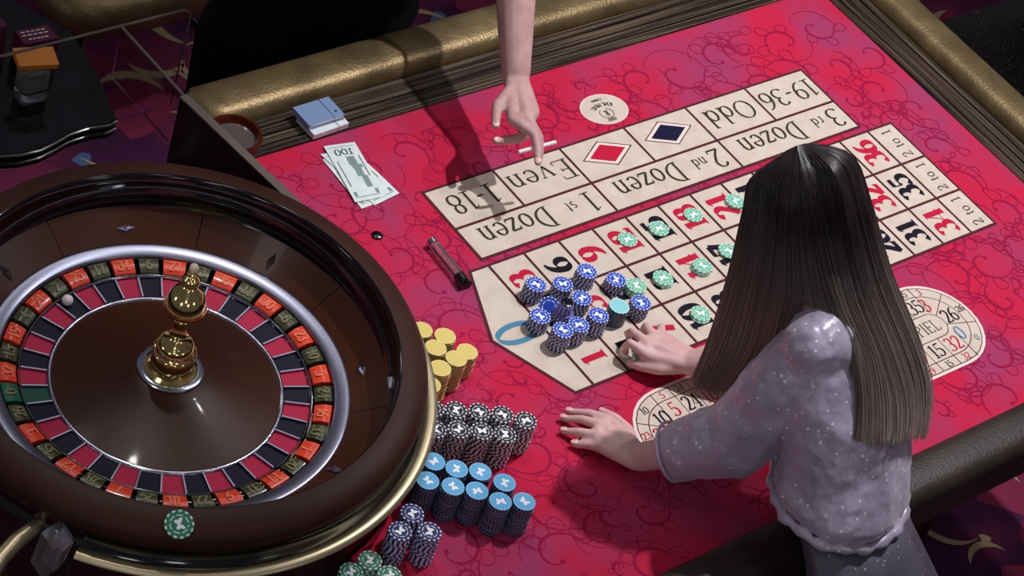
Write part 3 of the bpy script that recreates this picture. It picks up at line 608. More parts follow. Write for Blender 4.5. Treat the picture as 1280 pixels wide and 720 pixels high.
for rows, kind, nm, cat, adj in (((BB, BF), 'black', 'black_chip', 'black chip', 'black'), ((LB, LF), 'sky', 'pale_blue_chip', 'blue-topped chip', 'pale blue')):
    for row, rn in zip(rows, ('back', 'front')):
        for i, (x, y, n) in enumerate(row):
            wn = NTH[i] if i < len(row)-1 else 'last'
            stack(kind, nm, cat, x, y, n, 'the %s %s stack in the %s row' % (wn, adj, rn), '%s chips in two rows beside the wheel' % adj, lean=(CR_.uniform(-.0012, .0012), CR_.uniform(-.0012, .0012)))
for (x, y, n), wh in zip([(-0.514, -0.134, 20), (-0.5538, -0.1549, 20), (-0.5107, -0.1764, 20)], ('the back', 'the left', 'the right')):
    stack('navy', 'navy_chip', 'dark blue chip', x, y, n, wh+' dark blue stack by the wheel', 'dark blue chips beside the wheel')
for (x, y, n), wh in zip([(-0.6083, -0.1626, 10), (-0.6476, -0.1668, 9), (-0.5971, -0.2006, 10)], ('the back', 'the left', 'the right')):
    stack('green', 'green_chip', 'green chip', x, y, n, wh+' green stack at the bottom edge', 'green chips beside the wheel')
BET = [(0.0249, 0.22, 10, 'the stack on number 3'), (0.0782, 0.202, 9, 'the stack behind the violet marker'), (0.1386, 0.2084, 9, 'the stack nearest numbers 6 and 9'), (0.1867, 0.1756, 7, 'the stack beside the mint stack'), (0.1861, 0.1069, 9, 'the stack behind the cyan stack'), (0.085, 0.1605, 9, 'the stack in the middle of the cluster'), (-0.0113, 0.1547, 9, 'the stack touching the zero'), (-0.0048, 0.1039, 12, 'the tall stack nearest the wheel'), (0.036, 0.1055, 11, 'the stack right of the tall front one'), (0.083, 0.1061, 12, 'the stack left of the cyan stack')]
for x, y, n, wh in BET: stack('blue', 'blue_chip', 'blue chip', x, y, n, wh.replace('stack', 'blue stack', 1), 'blue chips heaped on the low numbers', lean=(CR_.uniform(-.002, .004), CR_.uniform(-.002, .002)), jit=.0009)
stack('blue', 'blue_chip', 'blue chip', .0426, .1521, 5, 'the short blue stack under the violet marker', 'blue chips heaped on the low numbers')
stack('cyan', 'cyan_chip', 'cyan chip', .1349, .1098, 11, 'the cyan stack amid the blue ones', 'cyan chips on the layout', emblem=False)
stack('mint', 'mint_chip', 'mint chip', .2186, .1519, 5, 'the mint stack beside the blue chips', 'mint chips stacked by the blue ones')
for x, y, n, num in [(0.295, 0.2628, 1, 'red twelve'), (0.3719, 0.262, 2, 'black fifteen'), (0.4634, 0.2658, 1, 'red eighteen'), (0.5705, 0.2615, 2, 'black twenty-four'), (0.289, 0.1504, 3, 'black eleven'), (0.3818, 0.1452, 3, 'red fourteen'), (0.4645, 0.16, 2, 'black seventeen'), (0.2983, 0.0512, 2, 'black ten')]:
    stack('mint', 'mint_chip', 'mint chip', x, y, n, ('single mint green chip lying on the %s' if n == 1 else 'the small pile on the %s') % num, 'mint chips laid on single numbers', jit=.0018)
# a leaning blue chip and the violet marker on the short stack
o = inst('blue_chip', CH['blue'], (.029, .176, .0165), rot=(.15, -.75, .6)); tag(o, 'blue chip tilted on its edge against the short stack under the violet marker', 'blue chip', 'blue chips heaped on the low numbers')
mk = thing('win_marker', 'violet crystal marker with a dark top standing on a short blue chip stack', 'marker', (.0426, .1521, .0189))
mb = MB(); mb.lathe([(.001, .0190), (.0175, .0190), (.0182, .021), (.0175, .0230), (.0135, .0235), (.0118, .032), (.0125, .041), (.0135, .0445), (.001, .0447)], 24, (.0426, .1521, 0)); obj('crystal_body', mb, 'violet', mk)
mb = MB()
for q in range(10): a = 2*PI*q/10; mb.tube([(.0426+.0140*math.cos(a), .1521+.0140*math.sin(a), .024), (.0426+.0122*math.cos(a), .1521+.0122*math.sin(a), .033), (.0426+.0130*math.cos(a), .1521+.0130*math.sin(a), .042)], .0011, 6)
obj('flutes', mb, 'spot_navy', mk, label='pale raised flutes')
mb = MB(); mb.lathe([(.001, .0450), (.0105, .0449), (.0120, .0458), (.0105, .0468), (.001, .0464)], 24, (.0426, .1521, 0)); obj('cap', mb, 'ebony', mk, label='dark oval cap')
# chip on the wheel rim
CH['rim'] = chip_mesh('rim_chip', 'green', 'green', r=.0222, stripes=13)
ca = math.atan2(-.0459-WC[1], -.9137-WC[0]); rn = Vector((math.cos(ca)*.375, math.sin(ca)*.375, .927)); q = rn.to_track_quat('Z', 'Y')
o = inst('green_chip', CH['rim'], (WC[0]+.3895*math.cos(ca), WC[1]+.3895*math.sin(ca), .1722), rot=q.to_euler()); tag(o, 'lone green butterfly chip lying on the wooden rim of the wheel', 'green chip')
e = bpy.data.objects.new('emblem', EMB); COL.objects.link(e); e.parent = o; e.location = (0, 0, CT+.0002); e.rotation_euler = (0, 0, -1.2); e.scale = (1.1, 1.1, 1)

# ------------------------------------------------------------------ small things on the table
def bill(corners, z, label, full):
    tl, tr, br, bl = [Vector(c) for c in corners]; nm = thing('banknote', label, 'banknote', (tl.x, tl.y, z), 'banknotes fanned on the felt')
    mb = MB(); nu = 8; vs = []
    for k in range(2):
        for i in range(nu+1):
            t = i/nu; zz = z+.0018*math.sin(PI*t)*.8+(.0003 if k else 0); a_, b_ = tl.lerp(bl, t), tr.lerp(br, t); vs += [(a_.x, a_.y, zz), (b_.x, b_.y, zz)]
    o2 = 2*(nu+1); fs = [(2*i, 2*i+2, 2*i+3, 2*i+1) for i in range(nu)]+[(o2+2*i, o2+2*i+1, o2+2*i+3, o2+2*i+2) for i in range(nu)]
    fs += [(2*i, o2+2*i, o2+2*i+2, 2*i+2) for i in range(nu)]+[(2*i+1, 2*i+3, o2+2*i+3, o2+2*i+1) for i in range(nu)]+[(0, 1, o2+1, o2), (2*nu, o2+2*nu, o2+2*nu+1, 2*nu+1)]
    mb.add(vs, fs); obj('paper', mb, 'bill', nm)
    pr = MB()
    def at(u, v): p = tl.lerp(tr, u).lerp(bl.lerp(br, u), v); return (p.x, p.y, z+.0018*math.sin(PI*v)*.8+.0006)
    def quad(u0, v0, u1, v1, m, n=6):
        for i in range(n): a_, b_ = v0+(v1-v0)*i/n, v0+(v1-v0)*(i+1)/n; pr.add([at(u0, a_), at(u0, b_), at(u1, b_), at(u1, a_)], [(0, 1, 2, 3)], m)
    quad(.1, .05, .9, .058, 0, 1); quad(.1, .93, .9, .94, 0, 1); quad(.12, .3, .15, .75, 1); quad(.86, .25, .89, .62, 1); quad(.8, .84, .9, .92, 0, 1); quad(.1, .84, .2, .92, 0, 1)
    if full:
        quad(.46, .24, .72, .40, 0); quad(.5, .40, .82, .46, 0, 2); quad(.52, .46, .74, .60, 0); quad(.62, .6, .8, .8, 0); quad(.55, .28, .66, .36, 1, 2)
        tb = MB(); text(tb, '100', (0, 0), (1, 0), (0, 1), 1, .18, .1, 1.25, .1, z=0)
        pr.add([at(.50-x*.27, .15-y*.11) for x, y, _ in tb.v], tb.f, 1)
    obj('print', pr, ['billp', 'billd'], nm, False)
bill([(-.130, .664), (-.068, .684), (-.074, .530), (-.136, .528)], .0010, 'lowest banknote of the fan, its left corner showing', False)
bill([(-.127, .677), (-.062, .666), (-.046, .534), (-.109, .525)], .0024, 'second banknote, its lower right corner fanned out past the top one', False)
bill([(-.110, .692), (-.047, .680), (-.077, .536), (-.140, .544)], .0040, 'topmost pale green hundred banknote of the fan on the felt', True)
# cigarette cartons on the wooden strip
def pack(x0, y0, x1, y1, z0, h, ang, mats, label, nm):
    c = Vector(((x0+x1)/2, (y0+y1)/2)); t = thing('cigarette_pack', label, 'cigarette pack', (c.x, c.y, z0)); ca_, sa_ = math.cos(ang), math.sin(ang)
    def rot(mb): mb.v = [(c.x+(x-c.x)*ca_-(y-c.y)*sa_, c.y+(x-c.x)*sa_+(y-c.y)*ca_, z) for x, y, z in mb.v]; return mb
    xs = x0+(x1-x0)*.72
    mb = MB(); mb.box((x0, y0, z0), (xs-.0008, y1, z0+h)); obj('carton', rot(mb), mats[0], t)
    mb = MB(); mb.box((xs-.0009, y0+.0008, z0+.0008), (xs+.0009, y1-.0008, z0+h-.0008)); obj('seam', rot(mb), 'packd', t)
    mb = MB(); mb.box((xs+.0008, y0, z0), (x1, y1, z0+h)); obj('lid', rot(mb), mats[1], t)
    mb = MB(); mb.poly([(xs+.012+.003*math.cos(q), (y0+y1)/2-.012+.003*math.sin(q)) for q in [2*PI*i/10 for i in range(10)]], z0+h+.0003); mb.box((x0+.004, y0-.0004, z0+h*.62), (x1-.004, y0-.0001, z0+h*.95), 1); obj('mark', rot(mb), ['packd', 'packw'], t, False)
pack(-.124, .729, -.042, .783, .0162, .0125, .02, ('packb', 'packb'), 'pale blue-grey cigarette pack lying flat on top of a white one', 0)
pack(-.120, .716, -.038, .770, .0045, .0115, .05, ('packw', 'packw'), 'white cigarette pack lying on the wooden strip beneath the blue-grey one', 1)
# ashtray
t = thing('ashtray', 'round brown glass ashtray on the wooden strip by the end panel', 'ashtray', (-.268, .768, .004))
mb = MB(); mb.lathe([(.001, .0042), (.042, .0042), (.050, .010), (.0515, .022), (.0495, .0255), (.045, .025), (.042, .019), (.039, .0125), (.001, .0115)], 40, (-.262, .766, 0)); obj('dish', mb, 'amber', t)
mb = MB(); mb.lathe([(.001, .0119), (.0385, .0128)], 32, (-.262, .766, 0)); obj('glass_base', mb, 'clear', t)
# clear tube with dark caps near the zero
t = thing('plastic_tube', 'clear plastic tube with dark end caps lying beside the zero', 'tube', (-.07, .345, 0)); a_, b_ = Vector((-.0715, .402, .0115)), Vector((-.0765, .288, .0115)); d_ = (b_-a_).normalized(); sd = Vector((-d_.y, d_.x, 0))
mb = MB(); mb.tube([a_+d_*.012, b_-d_*.022], .0095, 20); obj('barrel', mb, 'clear', t)
mb = MB(); mb.tube([a_+d_*.014+sd*.006, b_-d_*.024+sd*.006], .0022, 8); mb.tube([a_+d_*.014-sd*.006, b_-d_*.024-sd*.006], .0022, 8); obj('dark_rod', mb, 'ebony', t)
mb = MB(); mb.tube([a_, a_+d_*.002, a_+d_*.0115], [.009, .0108, .0108], 20); obj('end_cap', mb, 'chrome', t, label='bright metal end cap')
mb = MB(); mb.tube([b_-d_*.0215, b_-d_*.003, b_], [.0108, .0108, .008], 20); mb.obox(b_-d_*.002+Vector((0, 0, -.004)), sd*.012, d_*.006, (0, 0, .005)); obj('end_cap', mb, 'ebony', t, label='dark faceted end cap')
for x, y, z, r, lab in ((-.149, .459, 0, .0105, 'small black button on the felt between the banknotes and the wheel'), (1.222, .697, .004, .017, 'black round button at the far right corner of the felt')):
    mb = MB(); mb.lathe([(.0001, .0055), (r*.7, .005), (r, .003), (r, .0006)], 24); o = obj('button', mb, 'ebony'); o.location = (x, y, z); tag(o, lab, 'button')

# ------------------------------------------------------------------ furniture behind
t = thing('side_table', 'black polished granite side table with a wavy edge behind the wheel', 'side table', (-.55, 1.1, -.80))
edge = [(-.95, .955), (-.85, .965), (-.75, .968), (-.68, .958), (-.63, .948), (-.595, .938), (-.556, .936), (-.52, .944), (-.485, .954), (-.44, .956), (-.405, .950), (-.385, .955), (-.36, 1.06), (-.34, 1.2), (-.42, 1.36), (-.95, 1.36)]
mb = MB(); mb.prism(edge, -.10, -.062); obj('table_top', mb, 'stone', t)
for zz in (-.068, -.086): mb = MB(); mb.tube([(x, y-.002, zz) for x, y in edge[:12]], .0035, 8); obj('edge_highlight_bead', mb, 'stoneedge', t)  # paler beads put in for the double highlight along the granite edge
mb = MB(); mb.lathe([(.2, -.80), (.2, -.77), (.05, -.74), (.05, -.102)], 24, (-.62, 1.15, 0)); obj('pedestal', mb, 'ebony', t)
def carton(c, ax, ay, az, m, nm, label, lines):
    t = thing(nm, label, 'carton', c); c, ax, ay, az = map(Vector, (c, ax, ay, az)); mb = MB(); mb.obox(c+az, ax, ay, az); obj('box', mb, m, t)
    if lines:
        mb = MB()
        for k, (v, w) in enumerate(lines):
            for q in range(5):
                u0 = -w+2*w*q/5; p = c+az*2.01; mb.add([p+ax*(u0)+ay*(v-.06), p+ax*(u0+.28*w)+ay*(v-.06), p+ax*(u0+.28*w)+ay*(v+.08), p+ax*u0+ay*(v+.08)], [(0, 1, 2, 3)])
        obj('print', mb, 'paper', t, False)
mb = None
t = thing('plastic_cup', 'clear square plastic cup standing on the black granite table', 'cup', (-.505, 1.066, -.062))
mb = MB(); mb.prism([(-.505+.028*math.copysign(abs(math.cos(q))**.5, math.cos(q)), 1.066+.022*math.copysign(abs(math.sin(q))**.5, math.sin(q))) for q in [2*PI*i/24 for i in range(24)]], -.0615, .008); obj('cup_body', mb, 'clear', t, angle=50)
mb = MB(); mb.prism([(-.505+.029*math.copysign(abs(math.cos(q))**.5, math.cos(q)), 1.066+.023*math.copysign(abs(math.sin(q))**.5, math.sin(q))) for q in [2*PI*i/24 for i in range(24)]], -.037, -.033); obj('cup_band', mb, 'stoneedge', t, angle=50)
carton((-.498, 1.078, .0125), (.034, -.012, .002), (.004, .020, .004), (0, -.001, .006), 'orange', 'orange_carton', 'orange carton lying across the clear plastic cup', None)
carton((-.452, 1.150, -.061), (.034, -.003, 0), (0, .020, 0), (0, 0, .032), 'maroon', 'maroon_carton', 'maroon carton with white printing behind the orange one', [(.55, .75), (.1, .8), (-.5, .6)])
carton((-.540, 1.185, -.061), (.030, -.003, 0), (0, .022, 0), (0, 0, .046), 'maroon', 'maroon_carton', 'maroon carton cut off by the left edge of the picture', None)
def chair(c, yaw, label, seat=.40, hide='gold'):
    t = thing('lounge_chair', label, 'chair', (c[0], c[1], -.80), 'padded lounge chairs around the table'); ca_, sa_ = math.cos(yaw), math.sin(yaw)
    def rot(mb): mb.v = [(c[0]+x*ca_-y*sa_, c[1]+x*sa_+y*ca_, z-.80) for x, y, z in mb.v]; return mb
    mb = MB(); mb.loft([((0, 0, seat-.10), (.20, 0, 0), (0, .20, 0)), ((0, 0, seat-.085), (.235, 0, 0), (0, .235, 0)), ((0, 0, seat-.03), (.245, 0, 0), (0, .245, 0)), ((0, 0, seat), (.22, 0, 0), (0, .22, 0)), ((0, 0, seat+.01), (.12, 0, 0), (0, .12, 0))], 32, sq=.45); obj('seat', rot(mb), hide, t, angle=60)
    mb = MB(); mb.loft([((0, .235, seat+.06), (.22, 0, 0), (0, .02, 0)), ((0, .245, seat+.10), (.235, 0, 0), (0, .04, 0)), ((0, .265, seat+.40), (.225, 0, 0), (0, .04, 0)), ((0, .27, seat+.45), (.18, 0, 0), (0, .02, 0))], 28, sq=.5); obj('backrest', rot(mb), hide, t, angle=60)
    for sx in (-1, 1):
        for sy in (-1, 1):
            mb = MB(); mb.tube([(sx*.18, sy*.18, seat-.09), (sx*.2, sy*.2, 0)], [.018, .013], 10); obj('leg', rot(mb), 'ebony', t)
        mb = MB(); mb.tube([(sx*.19, -.19, .16), (sx*.19, .19, .16)], .010, 8); obj('stretcher', rot(mb), 'ebony', t)
        mb = MB(); mb.tube([(sx*.17, .215, seat-.06), (sx*.17, .24, seat+.12)], .012, 8); obj('back_post', rot(mb), 'ebony', t)
chair((.17, 1.80, 0), 0.0, 'gold padded lounge chair at the top left behind the granite table')
chair((2.10, .62, 0), -PI/2, 'dark brown glitter-flecked lounge chair beyond the right rail of the table', hide='glitter')
# ------------------------------------------------------------------ people
def V3(*a): return Vector(a)
def hand(mb, wrist, knuck, fingers, thumb, rk=.011, rf=.0078):
    # palm fan from the wrist to four knuckles, then a chain of joints per finger
    k = [Vector(p) for p in knuck]; w = Vector(wrist)
    for i, p in enumerate(k):
        wb = w.lerp(p, .12)+(p-k[1])*.25; mb.cap(wb, .0155, p, rk)
    for i in range(3): mb.cap(k[i], rk*.98, k[i+1], rk*.98)
    mb.cap(w.lerp(k[0], .5), .0135, w.lerp(k[3], .5), .0125)
    for p, f in zip(k, fingers):
        pts = [p]+[Vector(q) for q in f]; mb.chain(pts, [rk*.95]+[rf*(1.02-.09*i) for i in range(len(pts)-1)])
    t = [Vector(q) for q in thumb]; mb.chain(t, [.0145, .0115, .0095, .0085][:len(t)])
def nail(parent, tip, back, upv, mat_='nail', r=.0052):
    tip, d = Vector(tip), (Vector(tip)-Vector(back)).normalized(); u = (Vector(upv)-d*Vector(upv).dot(d)).normalized(); s = d.cross(u)
    mb = MB(); mb.ell((0, 0, 0), r, r*1.25, .0012, None, 10, 6); rot = Matrix((s, d, u)).transposed()
    mb.v = [tuple(rot@Vector(v)+tip+u*.0062-d*.001) for v in mb.v]; obj('fingernail', mb, mat_, parent)
def face(mb, hc, fwd, up_, sc=1.0):
    # skull, jaw, nose, ears added to a body; returns the frame for eyes and lips
    f = Vector(fwd).normalized(); u = (Vector(up_)-f*Vector(up_).dot(f)).normalized(); s = f.cross(u); R = Matrix((s, f, u)).transposed(); hc = Vector(hc)
    mb.ell(hc+u*.02*sc-f*.008*sc, .073*sc, .090*sc, .088*sc, R); mb.ell(hc-u*.045*sc+f*.028*sc, .054*sc, .058*sc, .066*sc, R)
    mb.cap(hc+f*.086*sc+u*.012*sc, .008*sc, hc+f*.098*sc-u*.026*sc, .0125*sc); mb.ell(hc+f*.086*sc-u*.062*sc, .022*sc, .012*sc, .012*sc, R); mb.ell(hc+f*.068*sc-u*.098*sc, .024*sc, .02*sc, .02*sc, R)
    for q in (-1, 1): mb.ell(hc+s*.074*q*sc-u*.01*sc, .012*sc, .022*sc, .033*sc, R)
    return hc, f, u, s
def features(parent, fr, sc=1.0):
    hc, f, u, s = fr; R = Matrix((s, f, u)).transposed()
    for q in (-1, 1):
        mb = MB(); mb.ell(hc+s*.031*q*sc+f*.072*sc+u*.012*sc, .0135*sc, .012*sc, .0105*sc, R); e = obj('eye', mb, 'eye', parent)
        mb = MB(); mb.ell(hc+s*.031*q*sc+f*.082*sc+u*.010*sc, .006*sc, .003*sc, .006*sc, R); obj('iris', mb, 'iris', e)
    mb = MB(); mb.ell(hc+f*.0955*sc-u*.062*sc, .021*sc, .0055*sc, .0075*sc, R); obj('lips', mb, 'lip', parent)

# --- the woman in the sequined blouse, leaning over the near rail
H = -FELT
wom = thing('person', 'woman with long dark hair in grey sequined blouse leaning over the table, seen from behind', 'person', (.20, -.62, H))
Lsh, Rsh = V3(.055, -.325, .405), V3(.245, -.235, .378); ax = (Rsh-Lsh).normalized(); fwd = V3(-ax.y, ax.x, 0)
Lel, Lwr = V3(.012, -.298, .165), V3(-.060, -.185, .036)
Rel, Rwr = V3(.345, -.150, .170), V3(.168, -.062, .045)
neck, hc = V3(.172, -.245, .425), V3(.128, -.158, .535)
bw = MB()
TORSO = [((.205, -.60, -.14), .160, .105), ((.190, -.585, -.06), .165, .105), ((.165, -.53, .04), .135, .085), ((.142, -.455, .13), .126, .085), ((.145, -.405, .22), .132, .090), ((.156, -.365, .295), .140, .098), ((.168, -.305, .365), .135, .080), ((.174, -.272, .405), .100, .058)]
bw.loft([(c, ax*a, fwd*b) for c, a, b in TORSO], 24)
bw.cap(neck-V3(0, .01, .05), .048, neck.lerp(hc, .55), .045)
bw.cap(Lsh, .042, Rsh, .042)
bw.chain([Lsh, Lel, Lwr], [.045, .036, .0245]); bw.chain([Rsh, Rel, Rwr], [.045, .036, .0245])
hand(bw, Lwr, [(-.052, -.092, .030), (-.076, -.096, .032), (-.094, -.112, .030), (-.102, -.130, .026)],
     [[(-.068, -.060, .022), (-.080, -.044, .013), (-.088, -.034, .0085)], [(-.090, -.066, .023), (-.100, -.052, .013), (-.107, -.042, .0085)], [(-.111, -.086, .021), (-.119, -.074, .013), (-.125, -.066, .0085)], [(-.115, -.112, .018), (-.121, -.104, .012), (-.126, -.097, .0085)]],
     [(-.052, -.160, .030), (-.030, -.122, .024), (-.027, -.086, .016), (-.034, -.060, .0095)])
hand(bw, Rwr, [(.104, -.008, .040), (.118, .010, .046), (.139, .019, .046), (.160, .021, .040)],
     [[(.089, .026, .046), (.090, .034, .026), (.096, .031, .012)], [(.112, .046, .046), (.119, .058, .026), (.124, .056, .012)], [(.150, .050, .040), (.157, .058, .022), (.160, .055, .011)], [(.182, .042, .032), (.188, .047, .018), (.190, .044, .010)]],
     [(.150, -.050, .034), (.112, -.036, .030), (.092, -.012, .022), (.086, .006, .014)])
fr = face(bw, hc, (-.42, .72, -.55), (-.12, .35, .9), .9)
for sx in (-1, 1):
    hp = V3(.20, -.60, -.12)+ax*.085*sx
    bw.chain([hp, hp+V3(.0, .03, -.28), hp+V3(0, -.01, -.60)], [.088, .062, .042]); bw.cap(hp+V3(0, -.01, -.60), .040, hp+V3(0, .0, -.635), .036); bw.cap(hp+V3(0, 0, -.645), .030, hp+V3(-.03, .1, -.655), .022)
body = obj_me('body', voxel(bw, .0034, 5), ['skin'], wom)
features(wom, fr, .9)
for tip, bk, m_ in (((-.088, -.034, .0085), (-.080, -.044, .013), 'nail'), ((-.107, -.042, .0085), (-.100, -.052, .013), 'nail'), ((-.125, -.066, .0085), (-.119, -.074, .013), 'nail'), ((-.126, -.097, .0085), (-.121, -.104, .012), 'nail'), ((-.034, -.060, .0095), (-.027, -.086, .016), 'nail'),
                    ((.090, .034, .026), (.089, .026, .046), 'nail'), ((.119, .058, .026), (.112, .046, .046), 'nail'), ((.157, .058, .022), (.150, .050, .040), 'nail'), ((.086, .006, .014), (.092, -.012, .022), 'nail')):
    nail(wom, tip, bk, (-.5, -.4, .8) if tip[2] > .015 else (0, 0, 1), m_)
cl = MB()
BL = [((.138, -.442, .133), .148, .110), ((.136, -.436, .158), .155, .116), ((.138, -.428, .18), .150, .112), ((.143, -.405, .22), .147, .110), ((.156, -.36, .295), .152, .112), ((.168, -.305, .365), .148, .094), ((.174, -.272, .412), .112, .070)]
cl.loft([(c, ax*a, fwd*b) for c, a, b in BL], 28)
cl.cap(Lsh, .052, Rsh, .052)
cu = Lel.lerp(Lwr, .50); cl.chain([Lsh+V3(.02, 0, -.01), Lsh.lerp(Lel, .5)+V3(0, 0, -.004), Lel, cu], [.060, .062, .062, .054])
cu2 = Rel.lerp(Rwr, .45); cl.chain([Rsh, Rel, cu2], [.058, .050, .042])
blouse = obj_me('blouse', voxel(cl, .0045, 6), ['blouse'], wom)
dt = blouse.modifiers.new('folds', 'DISPLACE'); tx = bpy.data.textures.new('cloth_folds', 'CLOUDS'); tx.noise_scale = .09; tx.noise_depth = 3; dt.texture = tx; dt.strength = .022; dt.mid_level = .5; dt.texture_coords = 'LOCAL'
mb = MB()
for k in range(1):
    n = 72; hem = []
    for i in range(n+1):
        a = 2*PI*i/n; p = V3(.138, -.442, .130)+ax*math.cos(a)*.151+fwd*math.sin(a)*.113; w = .0025*math.sin(a*9)+.002*math.sin(a*23+1); hem.append(p+V3(0, 0, w))
    mb.tube(hem, [.009+.0025*math.sin(i*1.7) for i in range(n+1)], 10)
obj('hem', mb, 'blouse', blouse)
mb = MB(); cd_ = (cu-Lel).normalized(); mb.lathe([(.050+.003*math.cos(t), .003*math.sin(t)) for t in [2*PI*i/10 for i in range(11)]], 40); q = cd_.to_track_quat('Z', 'Y').to_matrix(); mb.v = [tuple(q@Vector(v)+cu+cd_*.030) for v in mb.v]; obj('cuff', mb, 'blouse', blouse)
sk = MB(); prof = [(.138, .100, .134), (.150, .104, .07), (.185, .125, -.03), (.205, .145, -.16), (.2, .15, -.35), (.215, .165, -.60)]; n = 80; vs = []
for a_, b_, z in prof:
    q_ = min(1, (.134-z)/.22); c = V3(.138+.042*q_, -.444-.176*q_, z)
    for i in range(n):
        a = 2*PI*i/n; f = 1+.035*math.sin(a*13+math.sin(a*3))*min(1, (.134-z)/.15); p = c+ax*math.cos(a)*a_*f+fwd*math.sin(a)*b_*f*(.7 if math.sin(a) > 0 else 1); vs.append(p)
sk.add(vs, [(j*n+i, j*n+(i+1) % n, (j+1)*n+(i+1) % n, (j+1)*n+i) for j in range(len(prof)-1) for i in range(n)])
skirt = obj('skirt', sk, 'skirt', wom)
so = skirt.modifiers.new('thick', 'SOLIDIFY'); so.thickness = .003
for sx in (-1, 1):
    hp = V3(.20, -.60, -.12)+ax*.085*sx; mb = MB(); mb.loft([(hp+V3(-.012, .045, -.679), ax*.034, fwd*.105), (hp+V3(-.012, .045, -.66), ax*.036, fwd*.105), (hp+V3(-.005, .03, -.635), ax*.030, fwd*.075)], 16); obj('shoe', mb, 'shoe', wom)
HG = [[(0.112, -0.127, 0.648), (0.179, -0.166, 0.632), (0.241, -0.198, 0.535), (0.274, -0.269, 0.43), (0.303, -0.356, 0.34), (0.294, -0.423, 0.29), (0.25, -0.478, 0.25)], [(0.104, -0.128, 0.65), (0.15, -0.181, 0.648), (0.173, -0.235, 0.58), (0.215, -0.297, 0.47), (0.24, -0.384, 0.385), (0.246, -0.442, 0.325), (0.215, -0.489, 0.275)], [(0.098, -0.126, 0.65), (0.089, -0.207, 0.658), (0.111, -0.26, 0.575), (0.153, -0.313, 0.465), (0.171, -0.386, 0.398), (0.177, -0.444, 0.34), (0.142, -0.497, 0.303)], [(0.09, -0.125, 0.65), (0.078, -0.195, 0.632), (0.105, -0.244, 0.545), (0.112, -0.311, 0.47), (0.125, -0.378, 0.41), (0.114, -0.436, 0.36), (0.085, -0.49, 0.315)], [(0.083, -0.124, 0.65), (0.059, -0.193, 0.62), (0.077, -0.241, 0.535), (0.085, -0.306, 0.468), (0.088, -0.376, 0.425), (0.081, -0.43, 0.37), (0.057, -0.474, 0.325)], [(0.079, -0.124, 0.648), (0.042, -0.173, 0.6), (0.043, -0.206, 0.515), (0.047, -0.241, 0.42), (0.071, -0.244, 0.3), (0.097, -0.215, 0.2), (0.108, -0.194, 0.13)], [(0.076, -0.123, 0.645), (0.038, -0.133, 0.6), (0.031, -0.168, 0.52), (0.03, -0.195, 0.42), (0.057, -0.199, 0.28), (0.073, -0.184, 0.18), (0.083, -0.174, 0.12)], [(0.071, -0.122, 0.642), (0.032, -0.108, 0.585), (0.01, -0.133, 0.545), (0.011, -0.159, 0.43), (0.027, -0.166, 0.28), (0.041, -0.161, 0.18), (0.057, -0.156, 0.12)], [(0.073, -0.113, 0.625), (0.063, -0.083, 0.55), (0.051, -0.103, 0.5), (0.047, -0.131, 0.38), (0.052, -0.146, 0.24), (0.06, -0.145, 0.15), (0.077, -0.138, 0.1)]]
def cr(P, t):
    n = len(P)-1; x = t*n; i = min(int(x), n-1); f = x-i; g = [Vector(P[max(0, min(n, i+k))]) for k in (-1, 0, 1, 2)]
    return .5*((2*g[1])+(g[2]-g[0])*f+(2*g[0]-5*g[1]+4*g[2]-g[3])*f*f+(3*g[1]-g[0]-3*g[2]+g[3])*f*f*f)
R4 = random.Random(9); hm = MB()
hf, hu = fr[1], fr[2]; hs = hf.cross(hu); HR = Matrix((hs, hf, hu)).transposed()
hm.ell(hc+hu*.022-hf*.018, .066, .082, .081, HR, 28, 18)
# a continuous curtain of hair with combed ridges, then fine strands lying on it
NR = 26; view = Vector((-.58, -.46, .68)); SPLIT = 4
def pt(gi, u, t, off=0):
    a, b = HG[gi], HG[gi+1]; P = []
    for q in range(7):
        uq = u
        if gi == SPLIT and q >= 3: f = .93 if q == 3 else .24; uq = u*f if u < .5 else 1-(1-u)*f
        P.append(Vector(a[q]).lerp(Vector(b[q]), uq))
    return cr(P, t)+view*off
def sheet(cols):
    vs = []; nC = len(cols)
    for ci, (gi, u) in enumerate(cols):
        ph = R4.uniform(-.0016, .0016); te = R4.uniform(.965, 1.0)
        for back in (0, 1):
            for i in range(NR+1):
                t = i/NR; vs.append(pt(gi, u, t*te, ph*min(1, t*4)-back*.012*min(1, t*5)*(1-.75*max(0, t-.7)/.3)))
    W = 2*(NR+1); fs = []
    for c in range(nC-1):
        for i in range(NR):
            o = c*W+i; fs.append((o, o+W, o+W+1, o+1)); o += NR+1; fs.append((o, o+1, o+W+1, o+W))
        e = c*W+NR; fs.append((e, e+W, e+W+NR+1, e+NR+1))
    for c in (0, nC-1):
        for i in range(NR): o = c*W+i; fs.append((o, o+1, o+NR+2, o+NR+1) if c == 0 else (o, o+NR+1, o+NR+2, o+1))
    hm.add(vs, fs)
sheet([(gi, k/26) for gi in range(SPLIT) for k in range(26)]+[(SPLIT, k/26*.499) for k in range(27)])
sheet([(SPLIT, .501+.499*k/26) for k in range(26)]+[(gi, k/26) for gi in range(SPLIT+1, len(HG)-1) for k in range(26)]+[(len(HG)-2, 1)])
for gi in range(len(HG)-1):
    for k in range(70):
        u = R4.random(); te = R4.uniform(.93, 1.03); jx = Vector((R4.gauss(0, 1), R4.gauss(0, 1), R4.gauss(0, 1))); off = R4.uniform(-.0005, .0028); n = 22; r0 = R4.uniform(.0007, .0015); sp = R4.choice((.0012, .0012, .004))
        hm.tube([pt(gi, u, min(1, te*i/n), off*min(1, i/4))+jx*sp*(i/n)**2-Vector((0, 0, max(0, te*i/n-1)*.25)) for i in range(n+1)], [r0*(1 if i < n*.7 else 1-.7*((i-n*.7)/(n*.3))) for i in range(n+1)], 5)
